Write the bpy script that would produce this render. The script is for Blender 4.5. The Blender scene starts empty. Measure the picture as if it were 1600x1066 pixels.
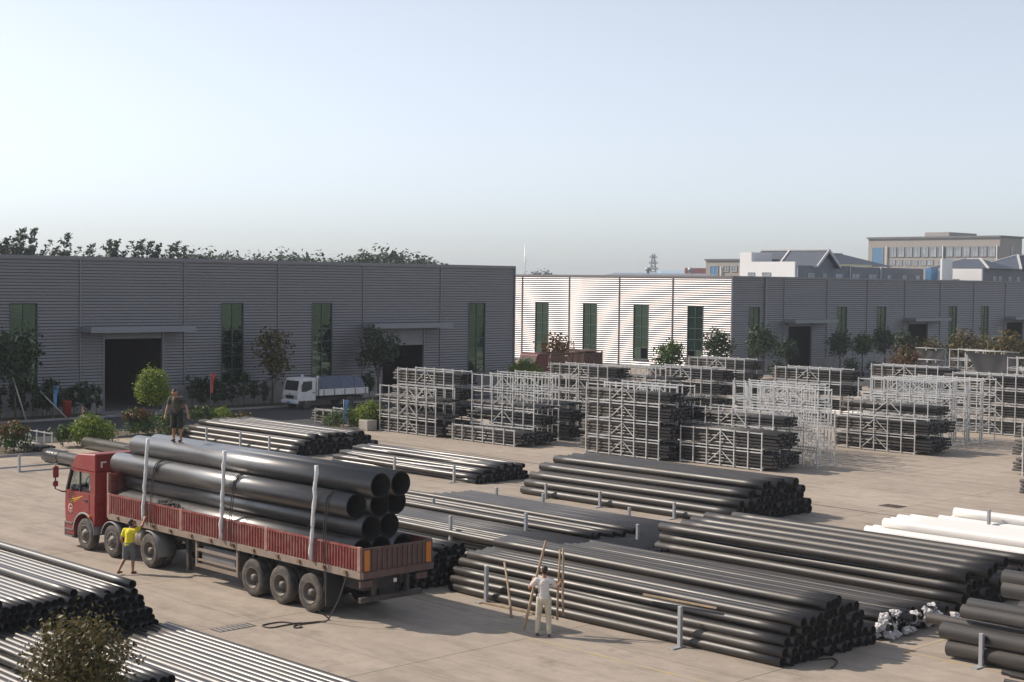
import bpy, bmesh, math, random
import numpy as np
from mathutils import Vector, Matrix, noise as mnoise
random.seed(7); RNG = np.random.default_rng(7)
S = bpy.context.scene
COL = S.collection
R = math.radians

# ------------------------------------------------------------------ camera
CAM_H, FPX, PITCH, ROLL, YAW = 8.8, 2361.9, .0386, .0123, .8031
fw = np.array([-math.sin(YAW)*math.cos(PITCH), math.cos(YAW)*math.cos(PITCH), -math.sin(PITCH)])
_rt = np.array([math.cos(YAW), math.sin(YAW), 0.]); _up = np.cross(_rt, fw)
cr = _rt*math.cos(ROLL)+_up*math.sin(ROLL); cu = -_rt*math.sin(ROLL)+_up*math.cos(ROLL)
CP = np.array([0., 0., CAM_H])
cam = bpy.data.cameras.new('camera'); cam.sensor_width = 36; cam.lens = FPX*36/1600
cam.clip_start = .5; cam.clip_end = 6000
co = bpy.data.objects.new('camera', cam); COL.objects.link(co)
co.matrix_world = Matrix(((cr[0], cu[0], -fw[0], 0), (cr[1], cu[1], -fw[1], 0), (cr[2], cu[2], -fw[2], CAM_H), (0, 0, 0, 1)))
S.camera = co
S.render.resolution_x, S.render.resolution_y = 1024, 682

# ------------------------------------------------------------------ light
SUN_EL, SUN_TO = R(38), (.886, .464)          # elevation, direction the light travels on the ground
w = bpy.data.worlds.new('World'); S.world = w; w.use_nodes = True
nt = w.node_tree; nt.nodes.clear()
out = nt.nodes.new('ShaderNodeOutputWorld'); bg = nt.nodes.new('ShaderNodeBackground')
sky = nt.nodes.new('ShaderNodeTexSky'); sky.sky_type = 'NISHITA'; sky.sun_disc = False
sky.sun_elevation = SUN_EL; sky.sun_rotation = math.atan2(-SUN_TO[0], -SUN_TO[1])
sky.air_density = .8; sky.dust_density = .9; sky.ozone_density = 5.0; sky.altitude = 50
bg.inputs[1].default_value = .148
hs = nt.nodes.new('ShaderNodeHueSaturation'); hs.inputs['Saturation'].default_value = .38      # milky summer sky
nt.links.new(sky.outputs[0], hs.inputs['Color']); nt.links.new(hs.outputs[0], bg.inputs[0]); nt.links.new(bg.outputs[0], out.inputs[0])
sl = bpy.data.lights.new('sun', 'SUN'); sl.energy = 4.2; sl.angle = R(.6); sl.color = (1, .87, .73)
so = bpy.data.objects.new('sun', sl); COL.objects.link(so)
sd = Vector((SUN_TO[0]*math.cos(SUN_EL), SUN_TO[1]*math.cos(SUN_EL), -math.sin(SUN_EL)))
so.rotation_euler = sd.to_track_quat('-Z', 'Y').to_euler(); so.location = (-60, -30, 60)
S.view_settings.view_transform = 'Standard'; S.view_settings.look = 'None'
S.view_settings.exposure = 0.22; S.view_settings.gamma = 1

# ------------------------------------------------------------------ pixel -> place helpers (photo is 1600x1066)
def ray(x, y): return fw+cr*(x-800)/FPX-cu*(y-533)/FPX
def G(x, y, z=0.): d = ray(x, y); return CP+d*((z-CAM_H)/d[2])
def PXp(x, y, X): d = ray(x, y); return CP+d*(X/d[0])
def PYp(x, y, Y): d = ray(x, y); return CP+d*(Y/d[1])
def DEP(x, y, d): return CP+ray(x, y)*d
def PROJ(X, Y, Z):
    p = np.array([X, Y, Z])-CP; z = p@fw; return 800+FPX*(p@cr)/z, 533-FPX*(p@cu)/z, z

# ------------------------------------------------------------------ object helpers
def link(o, parent=None):
    COL.objects.link(o)
    if parent is not None: o.parent = parent
    return o
def tag(o, label=None, cat=None, group=None, kind=None):
    if label: o['label'] = label
    if cat: o['category'] = cat
    if group: o['group'] = group
    if kind: o['kind'] = kind
    return o
def thing(name, label, cat, loc=(0, 0, 0), rz=0, group=None):
    o = bpy.data.objects.new(name, None); o.empty_display_size = .2; link(o)
    o.location = loc; o.rotation_euler = (0, 0, rz)
    return tag(o, label, cat, group)
class MB:
    """collects faces; build() links ONE mesh object"""
    def __init__(s): s.v = []; s.f = []; s.sm = []
    def add(s, vs, fs, smooth=False):
        b = len(s.v); s.v += [tuple(map(float, p)) for p in vs]
        s.f += [tuple(b+i for i in f) for f in fs]; s.sm += [smooth]*len(fs); return s
    def box(s, x0, x1, y0, y1, z0, z1):
        x0, x1 = sorted((x0, x1)); y0, y1 = sorted((y0, y1)); z0, z1 = sorted((z0, z1))
        return s.add([(x0, y0, z0), (x1, y0, z0), (x1, y1, z0), (x0, y1, z0), (x0, y0, z1), (x1, y0, z1), (x1, y1, z1), (x0, y1, z1)],
              [(0, 3, 2, 1), (4, 5, 6, 7), (0, 1, 5, 4), (1, 2, 6, 5), (2, 3, 7, 6), (3, 0, 4, 7)])
    def bar(s, p, q, w, h=None, up=(0, 0, 1)):
        h = h or w; p = np.array(p, float); q = np.array(q, float); d = q-p; d /= np.linalg.norm(d)+1e-9
        u = np.array(up, float)
        if abs(d@u) > .95: u = np.array((1., 0, 0))
        a = np.cross(d, u); a /= np.linalg.norm(a); b = np.cross(a, d); a *= w/2; b *= h/2
        vs = [c+i*a+j*b for c in (p, q) for i, j in ((-1, -1), (1, -1), (1, 1), (-1, 1))]
        return s.add(vs, [(0, 1, 2, 3), (7, 6, 5, 4), (0, 4, 5, 1), (1, 5, 6, 2), (2, 6, 7, 3), (3, 7, 4, 0)])
    def tube(s, pts, r, n=8, cap=True):
        pts = [np.array(p, float) for p in pts]; rs = r if hasattr(r, '__len__') else [r]*len(pts)
        rings = []; up = np.array((0, 0, 1.))
        for i, p in enumerate(pts):
            d = pts[min(i+1, len(pts)-1)]-pts[max(i-1, 0)]; d /= np.linalg.norm(d)+1e-9
            u = up if abs(d[2]) < .95 else np.array((1., 0, 0))
            a = np.cross(d, u); a /= np.linalg.norm(a); b = np.cross(a, d)
            rings.append([p+rs[i]*(math.cos(2*math.pi*k/n)*a+math.sin(2*math.pi*k/n)*b) for k in range(n)])
        vs = [v for rg in rings for v in rg]; fs = []
        for i in range(len(pts)-1):
            for k in range(n): fs.append((i*n+k, i*n+(k+1) % n, (i+1)*n+(k+1) % n, (i+1)*n+k))
        s.add(vs, fs, True)
        if cap:
            b = len(s.v)-len(vs)
            s.f += [tuple(b+k for k in range(n))[::-1], tuple(b+(len(pts)-1)*n+k for k in range(n))]; s.sm += [False]*2
        return s
    def lathe(s, prof, axis='y', c=(0, 0, 0), n=24, smooth=True, a0=0, a1=2*math.pi):
        full = abs(a1-a0-2*math.pi) < 1e-6; m = n if full else n+1; vs = []
        for t, r in prof:
            for k in range(m):
                a = a0+(a1-a0)*k/n; u, v = r*math.cos(a), r*math.sin(a)
                vs.append({'y': (c[0]+u, c[1]+t, c[2]+v), 'z': (c[0]+u, c[1]+v, c[2]+t), 'x': (c[0]+t, c[1]+u, c[2]+v)}[axis])
        fs = []
        for i in range(len(prof)-1):
            for k in range(n): fs.append((i*m+k, i*m+(k+1) % m, (i+1)*m+(k+1) % m, (i+1)*m+k))
        return s.add(vs, fs, smooth)
    def prism(s, poly, axis, t0, t1):
        """poly in the two other axes (x,z for y; y,z for x; x,y for z), convex or simple"""
        def P(a, b, t): return {'y': (a, t, b), 'x': (t, a, b), 'z': (a, b, t)}[axis]
        n = len(poly); vs = [P(a, b, t0) for a, b in poly]+[P(a, b, t1) for a, b in poly]
        fs = [tuple(range(n))[::-1], tuple(range(n, 2*n))]+[(i, (i+1) % n, n+(i+1) % n, n+i) for i in range(n)]
        return s.add(vs, fs)
    def mesh(s, name, m=None, bevel=0):
        me = bpy.data.meshes.new(name); me.from_pydata(s.v, [], s.f)
        if any(s.sm): me.polygons.foreach_set('use_smooth', s.sm)
        bm = bmesh.new(); bm.from_mesh(me); bmesh.ops.recalc_face_normals(bm, faces=bm.faces)
        if bevel: bmesh.ops.bevel(bm, geom=list(bm.edges), offset=bevel, segments=1, affect='EDGES', clamp_overlap=True)
        bm.to_mesh(me); bm.free()
        if m: me.materials.append(m)
        me.update(); return me
    def build(s, name, m, parent=None, loc=None, bevel=0):
        o = bpy.data.objects.new(name, s.mesh(name, m, bevel)); link(o, parent)
        if loc is not None: o.location = loc
        return o
def inst(name, me, parent=None, loc=(0, 0, 0), rot=(0, 0, 0), scale=None):
    o = bpy.data.objects.new(name, me); link(o, parent); o.location = loc; o.rotation_euler = rot
    if scale: o.scale = scale
    return o

# ------------------------------------------------------------------ materials
def nodes_mat(name):
    m = bpy.data.materials.new(name); m.use_nodes = True; n = m.node_tree
    return m, n, n.nodes['Principled BSDF'], lambda t: n.nodes.new('ShaderNode'+t), n.links.new
def mat(name, col, rough=.6, metal=0., var=.12, scale=3., bump=0., bscale=30., spec=.5, rand=0., coat=0., dirt=None, dscale=1.2, damt=.5):
    m, n, p, N, L = nodes_mat(name)
    p.inputs['Roughness'].default_value = rough; p.inputs['Metallic'].default_value = metal
    p.inputs['Specular IOR Level'].default_value = spec; p.inputs['Coat Weight'].default_value = coat
    g = N('NewGeometry'); nz = N('TexNoise'); nz.inputs['Scale'].default_value = scale; nz.inputs['Detail'].default_value = 6; nz.inputs['Roughness'].default_value = .65
    L(g.outputs['Position'], nz.inputs['Vector'])
    mr = N('MapRange'); mr.inputs[1].default_value = .25; mr.inputs[2].default_value = .75; mr.inputs[3].default_value = 1-var; mr.inputs[4].default_value = 1+var
    L(nz.outputs['Fac'], mr.inputs[0])
    fac = mr.outputs[0]
    if rand:
        oi = N('ObjectInfo'); m2 = N('MapRange'); m2.inputs[3].default_value = 1-rand; m2.inputs[4].default_value = 1+rand
        L(oi.outputs['Random'], m2.inputs[0]); mu = N('Math'); mu.operation = 'MULTIPLY'; L(fac, mu.inputs[0]); L(m2.outputs[0], mu.inputs[1]); fac = mu.outputs[0]
    vm = N('VectorMath'); vm.operation = 'SCALE'; vm.inputs[0].default_value = col; L(fac, vm.inputs['Scale'])
    c = vm.outputs[0]
    if dirt:
        dn = N('TexNoise'); dn.inputs['Scale'].default_value = dscale; dn.inputs['Detail'].default_value = 8; dn.inputs['Roughness'].default_value = .7
        L(g.outputs['Position'], dn.inputs['Vector']); rp = N('MapRange'); rp.inputs[1].default_value = .42; rp.inputs[2].default_value = .68; rp.inputs[4].default_value = damt
        L(dn.outputs['Fac'], rp.inputs[0]); mx = N('Mix'); mx.data_type = 'RGBA'; L(rp.outputs[0], mx.inputs['Factor']); L(c, mx.inputs[6]); mx.inputs[7].default_value = (*dirt, 1); c = mx.outputs[2]
    L(c, p.inputs['Base Color'])
    rr = N('MapRange'); rr.inputs[3].default_value = max(0, rough-.08); rr.inputs[4].default_value = min(1, rough+.08); L(nz.outputs['Fac'], rr.inputs[0]); L(rr.outputs[0], p.inputs['Roughness'])
    if bump:
        b = N('Bump'); b.inputs['Strength'].default_value = bump; b.inputs['Distance'].default_value = .02
        n2 = N('TexNoise'); n2.inputs['Scale'].default_value = bscale; n2.inputs['Detail'].default_value = 4; L(g.outputs['Position'], n2.inputs['Vector'])
        L(n2.outputs['Fac'], b.inputs['Height']); L(b.outputs[0], p.inputs['Normal'])
    return m
def concrete_mat(name, base, joint_rand=.05):
    m, n, p, N, L = nodes_mat(name); p.inputs['Roughness'].default_value = .85; p.inputs['Specular IOR Level'].default_value = .3
    g = N('NewGeometry'); pos = g.outputs['Position']
    def noise(sc, det=6, ro=.6, st=None):
        t = N('TexNoise'); t.inputs['Scale'].default_value = sc; t.inputs['Detail'].default_value = det; t.inputs['Roughness'].default_value = ro
        if st:
            mp = N('Mapping'); mp.inputs['Scale'].default_value = st; mp.inputs['Rotation'].default_value = (0, 0, R(8)); L(pos, mp.inputs['Vector']); L(mp.outputs[0], t.inputs['Vector'])
        else: L(pos, t.inputs['Vector'])
        return t.outputs['Fac']
    def rng(f, a, b, c, d):
        r_ = N('MapRange'); r_.inputs[1].default_value = a; r_.inputs[2].default_value = b; r_.inputs[3].default_value = c; r_.inputs[4].default_value = d; L(f, r_.inputs[0]); return r_.outputs[0]
    def mul(a, b): q = N('Math'); q.operation = 'MULTIPLY'; L(a, q.inputs[0]); L(b, q.inputs[1]); return q.outputs[0]
    f = mul(rng(noise(.12), .3, .7, .86, 1.1), rng(noise(1.6, 8, .7), .3, .7, .86, 1.1))
    f = mul(f, rng(noise(22, 4), .2, .8, .93, 1.06))
    f = mul(f, rng(noise(1.0, 6, .7, (.25, 1.6, 1)), .48, .70, 1.0, .70))      # dragging and tyre marks
    f = mul(f, rng(noise(.55, 7, .75), .56, .72, 1.0, .66))                       # oil and dirt stains
    oi = N('ObjectInfo'); f = mul(f, rng(oi.outputs['Random'], 0, 1, 1-joint_rand, 1+joint_rand))
    vm = N('VectorMath'); vm.operation = 'SCALE'; vm.inputs[0].default_value = base; L(f, vm.inputs['Scale']); L(vm.outputs[0], p.inputs['Base Color'])
    b = N('Bump'); b.inputs['Strength'].default_value = .25; b.inputs['Distance'].default_value = .01; L(noise(40, 4), b.inputs['Height']); L(b.outputs[0], p.inputs['Normal'])
    return m
def leaf_mat(name, c0, c1, trans=.35):
    m, n, p, N, L = nodes_mat(name); p.inputs['Roughness'].default_value = .5; p.inputs['Specular IOR Level'].default_value = .35
    g = N('NewGeometry'); mx = N('Mix'); mx.data_type = 'RGBA'; L(g.outputs['Random Per Island'], mx.inputs['Factor'])
    mx.inputs[6].default_value = (*c0, 1); mx.inputs[7].default_value = (*c1, 1); L(mx.outputs[2], p.inputs['Base Color'])
    t = N('BsdfTranslucent'); L(mx.outputs[2], t.inputs['Color']); ms = N('MixShader'); ms.inputs[0].default_value = trans
    L(p.outputs[0], ms.inputs[1]); L(t.outputs[0], ms.inputs[2]); L(ms.outputs[0], n.nodes['Material Output'].inputs['Surface'])
    return m
def worn_paint(name, col, under, thr=.5):
    m, n, p, N, L = nodes_mat(name); p.inputs['Roughness'].default_value = .85
    g = N('NewGeometry'); t = N('TexNoise'); t.inputs['Scale'].default_value = 3; t.inputs['Detail'].default_value = 10; t.inputs['Roughness'].default_value = .75; L(g.outputs['Position'], t.inputs['Vector'])
    r_ = N('MapRange'); r_.inputs[1].default_value = thr-.12; r_.inputs[2].default_value = thr+.12; L(t.outputs['Fac'], r_.inputs[0])
    mx = N('Mix'); mx.data_type = 'RGBA'; mx.inputs[6].default_value = (*under, 1); mx.inputs[7].default_value = (*col, 1); L(r_.outputs[0], mx.inputs['Factor']); L(mx.outputs[2], p.inputs['Base Color'])
    return m
CONC = (.37, .315, .26)
M = {}
M['slab'] = concrete_mat('yard_concrete', CONC)
M['joint'] = mat('joint_bitumen', (.07, .06, .05), .9)
M['conc2'] = concrete_mat('plinth_concrete', (.30, .29, .28))
M['cube'] = concrete_mat('cast_concrete', (.40, .37, .33))
M['asphalt'] = mat('asphalt', (.045, .045, .048), .9, var=.25, scale=.7, bump=.3, bscale=60)
M['earth'] = mat('earth', (.12, .11, .06), .95, var=.35, scale=.05)
M['soil'] = mat('soil', (.10, .075, .05), .95, var=.4, scale=3, bump=.6, bscale=15)
M['clad'] = mat('silver_steel_cladding', (.235, .23, .24), .43, .6, var=.05, scale=.25, spec=.5)
M['trim'] = mat('steel_trim', (.19, .185, .195), .4, .1, var=.05)
M['canopy'] = mat('canopy_sheet', (.22, .23, .25), .45, var=.08)
M['roof'] = mat('roof_sheet', (.20, .21, .23), .5, var=.1, scale=.3)
M['frame'] = mat('window_frame', (.05, .07, .065), .4)
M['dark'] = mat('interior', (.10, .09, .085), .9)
M['shutter'] = mat('shutter', (.30, .30, .31), .5)
def glass_mat(name, tint, refl):
    m, n, p, N, L = nodes_mat(name)
    p.inputs['Base Color'].default_value = (*tint, 1); p.inputs['Roughness'].default_value = .04; p.inputs['Metallic'].default_value = 0
    gl = N('BsdfGlossy'); gl.inputs['Color'].default_value = (*refl, 1); gl.inputs['Roughness'].default_value = .03
    g = N('NewGeometry'); nz = N('TexNoise'); nz.inputs['Scale'].default_value = .9; L(g.outputs['Position'], nz.inputs['Vector'])
    b = N('Bump'); b.inputs['Strength'].default_value = .05; b.inputs['Distance'].default_value = .05; L(nz.outputs['Fac'], b.inputs['Height']); L(b.outputs[0], gl.inputs['Normal'])
    ms = N('MixShader'); ms.inputs[0].default_value = .42; L(p.outputs[0], ms.inputs[1]); L(gl.outputs[0], ms.inputs[2]); L(ms.outputs[0], n.nodes['Material Output'].inputs['Surface'])
    return m
M['glass'] = glass_mat('green_glass', (.006, .02, .016), (.22, .36, .28))
M['glassb'] = glass_mat('blue_glass', (.02, .06, .12), (.5, .75, 1.))
M['galv'] = mat('galvanised_steel', (.58, .58, .57), .42, .35, var=.15, scale=2, rand=.12)
M['galvd'] = mat('grey_painted_steel', (.36, .37, .38), .5, .2, var=.15, rand=.1)
def pipe_mat(name, col, rough, spec=.5, rand=.25, coat=0.):
    m, n, p, N, L = nodes_mat(name); p.inputs['Specular IOR Level'].default_value = spec; p.inputs['Coat Weight'].default_value = coat; p.inputs['Coat Roughness'].default_value = .27
    oi = N('ObjectInfo'); g = N('NewGeometry'); nz = N('TexNoise'); nz.inputs['Scale'].default_value = 2.2; nz.inputs['Detail'].default_value = 7; nz.inputs['Roughness'].default_value = .7
    mp = N('Mapping'); mp.inputs['Scale'].default_value = (.25, 1.5, 1.5); L(g.outputs['Position'], mp.inputs['Vector']); L(mp.outputs[0], nz.inputs['Vector'])
    a = N('MapRange'); a.inputs[3].default_value = 1-rand; a.inputs[4].default_value = 1+rand; L(oi.outputs['Random'], a.inputs[0])
    vm = N('VectorMath'); vm.operation = 'SCALE'; vm.inputs[0].default_value = col; L(a.outputs[0], vm.inputs['Scale'])
    dm = N('MapRange'); dm.inputs[1].default_value = .45; dm.inputs[2].default_value = .75; dm.inputs[4].default_value = .2; L(nz.outputs['Fac'], dm.inputs[0])
    mx = N('Mix'); mx.data_type = 'RGBA'; L(dm.outputs[0], mx.inputs['Factor']); L(vm.outputs[0], mx.inputs[6]); mx.inputs[7].default_value = (.16, .115, .08, 1) if col[0] < .3 else (.5, .47, .42, 1)
    L(mx.outputs[2], p.inputs['Base Color'])
    rr = N('MapRange'); rr.inputs[1].default_value = .3; rr.inputs[2].default_value = .7; rr.inputs[3].default_value = rough-.06; rr.inputs[4].default_value = rough+.1; L(nz.outputs['Fac'], rr.inputs[0]); L(rr.outputs[0], p.inputs['Roughness'])
    return m
M['pipe'] = pipe_mat('black_pipe', (.016, .0140, .0125), .46, .75)
M['pipebig'] = pipe_mat('large_black_pipe', (.012, .012, .012), .42, 1.0, coat=1.)
M['pipegrey'] = pipe_mat('grey_black_pipe', (.018, .017, .017), .38, 1.0)
M['pipedull'] = pipe_mat('dull_dark_pipe', (.028, .027, .027), .5)
M['pipeend'] = mat('cut_pipe_end', (.016, .015, .014), .85, spec=.3, var=.2)
M['piperack'] = pipe_mat('racked_black_pipe', (.05, .046, .042), .42, .9)
M['pipewhite'] = pipe_mat('white_pipe', (.68, .67, .65), .4, rand=.04)
M['film'] = mat('plastic_film', (.50, .49, .50), .5, var=.25, scale=12, spec=.4)
M['filmd'] = mat('dark_plastic_film', (.05, .05, .055), .2, var=.5, scale=20, bump=.8, bscale=18)
M['red'] = mat('truck_red_paint', (.25, .028, .025), .42, var=.12, coat=.1, dirt=(.25, .14, .1), dscale=1.5, damt=.3)
M['redboard'] = mat('dusty_red_paint', (.22, .04, .035), .6, var=.25, scale=5, dirt=(.28, .2, .15), dscale=2.5, damt=.5)
M['dust'] = mat('dusty_steel', (.24, .19, .15), .75, var=.25, scale=4)
M['chassis'] = mat('chassis_black', (.035, .032, .03), .7, var=.3, dirt=(.14, .11, .085), dscale=2, damt=.5)
M['tyre'] = mat('tyre_rubber', (.045, .042, .04), .85, var=.2, dirt=(.2, .165, .13), dscale=3, damt=.6, bump=.3, bscale=40)
M['rim'] = mat('dusty_rim', (.13, .115, .10), .6, .3, var=.3, scale=8)
M['tank'] = mat('fuel_tank', (.38, .34, .28), .45, .5, var=.2)
M['plastic'] = mat('black_plastic', (.03, .03, .032), .5)
M['greyplastic'] = mat('grey_plastic', (.16, .16, .165), .6, dirt=(.25, .2, .16))
M['orange'] = mat('orange_reflector', (.5, .16, .02), .5)
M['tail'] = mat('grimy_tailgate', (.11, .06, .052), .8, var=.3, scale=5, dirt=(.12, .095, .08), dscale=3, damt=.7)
M['yellow'] = mat('yellow_decal', (.75, .5, .03), .5)
M['whitepaint'] = mat('white_paint', (.75, .74, .72), .4, dirt=(.4, .36, .3), dscale=2, damt=.35)
M['wrapw'] = mat('white_wrapped_stake', (.68, .68, .68), .5, var=.25, scale=14, bump=.8, bscale=25)
M['rope'] = mat('rope', (.05, .045, .04), .9)
M['wood'] = mat('weathered_wood', (.34, .25, .165), .8, var=.3, scale=6, bump=.4, bscale=25)
M['woodd'] = mat('dark_wood', (.10, .055, .04), .85, var=.35, scale=5)
M['tarp'] = mat('black_tarp', (.022, .023, .026), .9, var=.3, scale=3, bump=.6, bscale=5)
M['tarpb'] = mat('blue_grey_tarp', (.10, .115, .17), .5, var=.25, scale=3, bump=.6, bscale=6)
M['bark'] = mat('bark', (.11, .085, .06), .9, var=.3, scale=10, bump=.6)
M['barkw'] = mat('limewashed_trunk', (.5, .48, .44), .9, var=.2, scale=10)
M['leafy'] = leaf_mat('bright_leaf', (.10, .17, .02), (.26, .32, .045), .4)
M['leaf'] = leaf_mat('green_leaf', (.035, .075, .018), (.10, .15, .035), .3)
M['leafd'] = leaf_mat('dark_leaf', (.02, .045, .018), (.055, .085, .03), .25)
M['leafr'] = leaf_mat('reddish_leaf', (.14, .035, .02), (.10, .10, .03), .3)
M['leafb'] = leaf_mat('brown_green_leaf', (.035, .04, .012), (.16, .12, .04), .25)
M['leaff'] = leaf_mat('far_leaf', (.035, .065, .04), (.065, .09, .055), .2)
M['skin'] = mat('skin', (.36, .18, .11), .55, var=.08)
M['hair'] = mat('hair', (.012, .01, .009), .6)
M['shirty'] = mat('yellow_shirt', (.72, .62, .03), .8, var=.1, bump=.5, bscale=9)
M['shirtw'] = mat('pale_shirt', (.62, .58, .55), .85, var=.08, bump=.6, bscale=9)
M['trousers'] = mat('khaki_trousers', (.50, .45, .34), .85, var=.1, bump=.6, bscale=9)
M['shorts'] = mat('grey_shorts', (.13, .14, .15), .85, var=.3, bump=.5, bscale=9)
M['shortsd'] = mat('dark_shorts', (.025, .024, .022), .85, var=.3, bump=.5, bscale=9)
M['camo'] = mat('camouflage_shirt', (.10, .085, .06), .85, var=.2, dirt=(.02, .022, .018), dscale=9, damt=1., bump=.5, bscale=9)
M['shoe'] = mat('shoe', (.12, .05, .035), .6)
M['flagb'] = mat('blue_pennant', (.12, .30, .62), .7); M['flagr'] = mat('red_pennant', (.6, .05, .03), .7)
M['binred'] = mat('red_bin', (.35, .045, .03), .5)
M['wallwhite'] = mat('white_render', (.74, .73, .72), .8, var=.04, scale=.3)
M['walldark'] = mat('shade_wall_and_parapet_grey', (.17, .18, .20), .85, var=.12, scale=.6)  # parapet grey; on the houses it paints shade onto walls turned from sun
M['tileroof'] = mat('slate_blue_tile', (.06, .078, .11), .7, var=.12, scale=1.)
M['ridge'] = mat('pale_ridge', (.5, .5, .5), .7)
M['office'] = mat('office_tile', (.33, .30, .28), .7, var=.06, scale=.3)
M['paneoff'] = mat('office_pane', (.30, .34, .38), .15, var=.5, scale=.35)
M['bluepan'] = mat('blue_panel', (.10, .24, .42), .3, var=.1)
M['yellowpipe'] = mat('cream_gutter', (.62, .55, .33), .6)
M['billboard'] = mat('faded_red_board', (.55, .25, .25), .7, var=.25, scale=.4)
M['bluefar'] = mat('far_blue_shed', (.30, .42, .52), .7)
M['iron'] = mat('drain_iron', (.06, .045, .04), .8, .3)
M['oldred'] = mat('old_red_paint', (.11, .02, .018), .6, var=.3, scale=2)
M['rust'] = mat('rusty_rod', (.22, .12, .07), .75, .3, var=.3)
M['yline'] = worn_paint('worn_yellow_line', (.48, .34, .10), CONC, .56)

# ================================================================== SETTING
def sheet(name, x0, x1, y0, y1, z, m, kind='structure', label=None):
    o = MB().add([(x0, y0, z), (x1, y0, z), (x1, y1, z), (x0, y1, z)], [(0, 1, 2, 3)]).build(name, m)
    o['kind'] = kind; o['label'] = label or name.replace('_', ' ') ; return o
sheet('ground', -2400, 2400, -2400, 2400, -.09, M['earth'], label='flat earth reaching to the horizon')
yard = sheet('yard', -74.4, 21.6, -22.9, 122.1, -.02, M['joint'], label='concrete storage yard of large cast slabs')
road = sheet('road', -86.0, -74.7, -60, 260, -.004, M['asphalt'], label='dark asphalt road in front of the workshop')
sheet('side_yard', -160, -86.2, 86.6, 119.6, -.006, M['slab'], label='concrete ground between the two workshops')
# slabs 6 x 5 m
SX0, SY0, SLX, SLY = -74.4, -22.9, 6.0, 5.0
slab = MB(); gsl = .011
slab.add([(gsl, gsl, 0), (SLX-gsl, gsl, 0), (SLX-gsl, SLY-gsl, 0), (gsl, SLY-gsl, 0), (gsl, gsl, -.018), (SLX-gsl, gsl, -.018), (SLX-gsl, SLY-gsl, -.018), (gsl, SLY-gsl, -.018)],
         [(0, 1, 2, 3), (0, 4, 5, 1), (1, 5, 6, 2), (2, 6, 7, 3), (3, 7, 4, 0)])
slab_me = slab.mesh('concrete_slab', M['slab'])
rest = MB()
for i in range(16):
    for j in range(29):
        x, y = SX0+i*SLX, SY0+j*SLY; vis = False
        for a in (0, .5, 1):
            for b in (0, .5, 1):
                px, py, dz = PROJ(x+a*SLX, y+b*SLY, 0)
                if dz > 5 and -20 < px < 1620 and 400 < py < 1090: vis = True
        if vis: inst('concrete_slab', slab_me, yard, (x, y, 0))
        else:
            rest.add([(x+gsl, y+gsl, 0), (x+SLX-gsl, y+gsl, 0), (x+SLX-gsl, y+SLY-gsl, 0), (x+gsl, y+SLY-gsl, 0)], [(0, 1, 2, 3)])
tag(rest.build('outlying_slabs', M['slab'], yard), 'concrete slabs beyond the stacks', kind='stuff')
# kerbs and planting strips
def kerb(x0, x1, y0, y1): 
    o = MB().box(x0, x1, y0, y1, -.03, .12).build('kerb', M['conc2'], bevel=.02); o['kind'] = 'structure'; o['label'] = 'low concrete kerb'
def bed(x0, x1, y0, y1, z=.06):
    m = MB(); nx, ny = 6, 14
    vs = [(x0+(x1-x0)*i/nx, y0+(y1-y0)*j/ny, z+(.06*mnoise.noise((i*1.3, j*.9, x0)) if 0 < i < nx and 0 < j < ny else -.02)) for i in range(nx+1) for j in range(ny+1)]
    fs = [(i*(ny+1)+j, (i+1)*(ny+1)+j, (i+1)*(ny+1)+j+1, i*(ny+1)+j+1) for i in range(nx) for j in range(ny)]
    o = m.add(vs, fs, True).build('planting_bed', M['soil']); o['kind'] = 'structure'; o['label'] = 'bare soil planting bed'
for (y0, y1) in ((-60, 48.2), (54.6, 71.6), (77.6, 86.0)):
    kerb(-86.15, -86.0, y0, y1); bed(-89.1, -86.15, y0, y1)
sheet('door_apron', -89.3, -86.0, 48.2, 54.6, .0, M['conc2'], label='concrete apron at the wide open door')
sheet('door_apron', -89.3, -86.0, 71.6, 77.6, .0, M['conc2'], label='concrete apron at the half shuttered door')
kerb(-74.85, -74.7, -60, 36.5); kerb(-69.9, -69.75, -60, 36.5); kerb(-74.7, -69.9, 36.35, 36.5); bed(-74.7, -69.9, -20, 36.35)
kerb(-77.6, -77.45, 42, 53.5); kerb(-74.85, -74.7, 42, 53.5); bed(-77.45, -74.85, 42, 53.5); 
kerb(-73.6, -73.45, 53.6, 58); kerb(-70.6, -70.45, 53.6, 57.9); bed(-73.45, -70.6, 53.6, 57.9)
sheet('workshop_forecourt', -92.6, -86.2, 119.9, 230, -.003, M['conc2'], label='concrete strip along the far workshop')
# painted lines and drains
def line_x(x0, x1, y, wd=.11): 
    o = MB().add([(x0, y, .004), (x1, y, .004), (x1, y+wd, .004), (x0, y+wd, .004)], [(0, 1, 2, 3)]).build('painted_line', M['yline']); o['kind'] = 'structure'; o['label'] = 'worn yellow line on the concrete'
line_x(-27.5, -15, 26.15); line_x(-19.4, -10, 32.0, .12)
o = MB().add([(-19.5, 32.0, .004), (-19.38, 32.0, .004), (-19.38, 36, .004), (-19.5, 36, .004)], [(0, 1, 2, 3)]).build('painted_line', M['yline']); o['kind'] = 'structure'; o['label'] = 'worn yellow line on the concrete'

dc = MB().bar((-71, 52.75, .002), (-14, 50.05, .002), .07, .008).build('drain_channel', M['iron']); dc['kind'] = 'structure'; dc['label'] = 'narrow dark drain channel across the yard'
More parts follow.
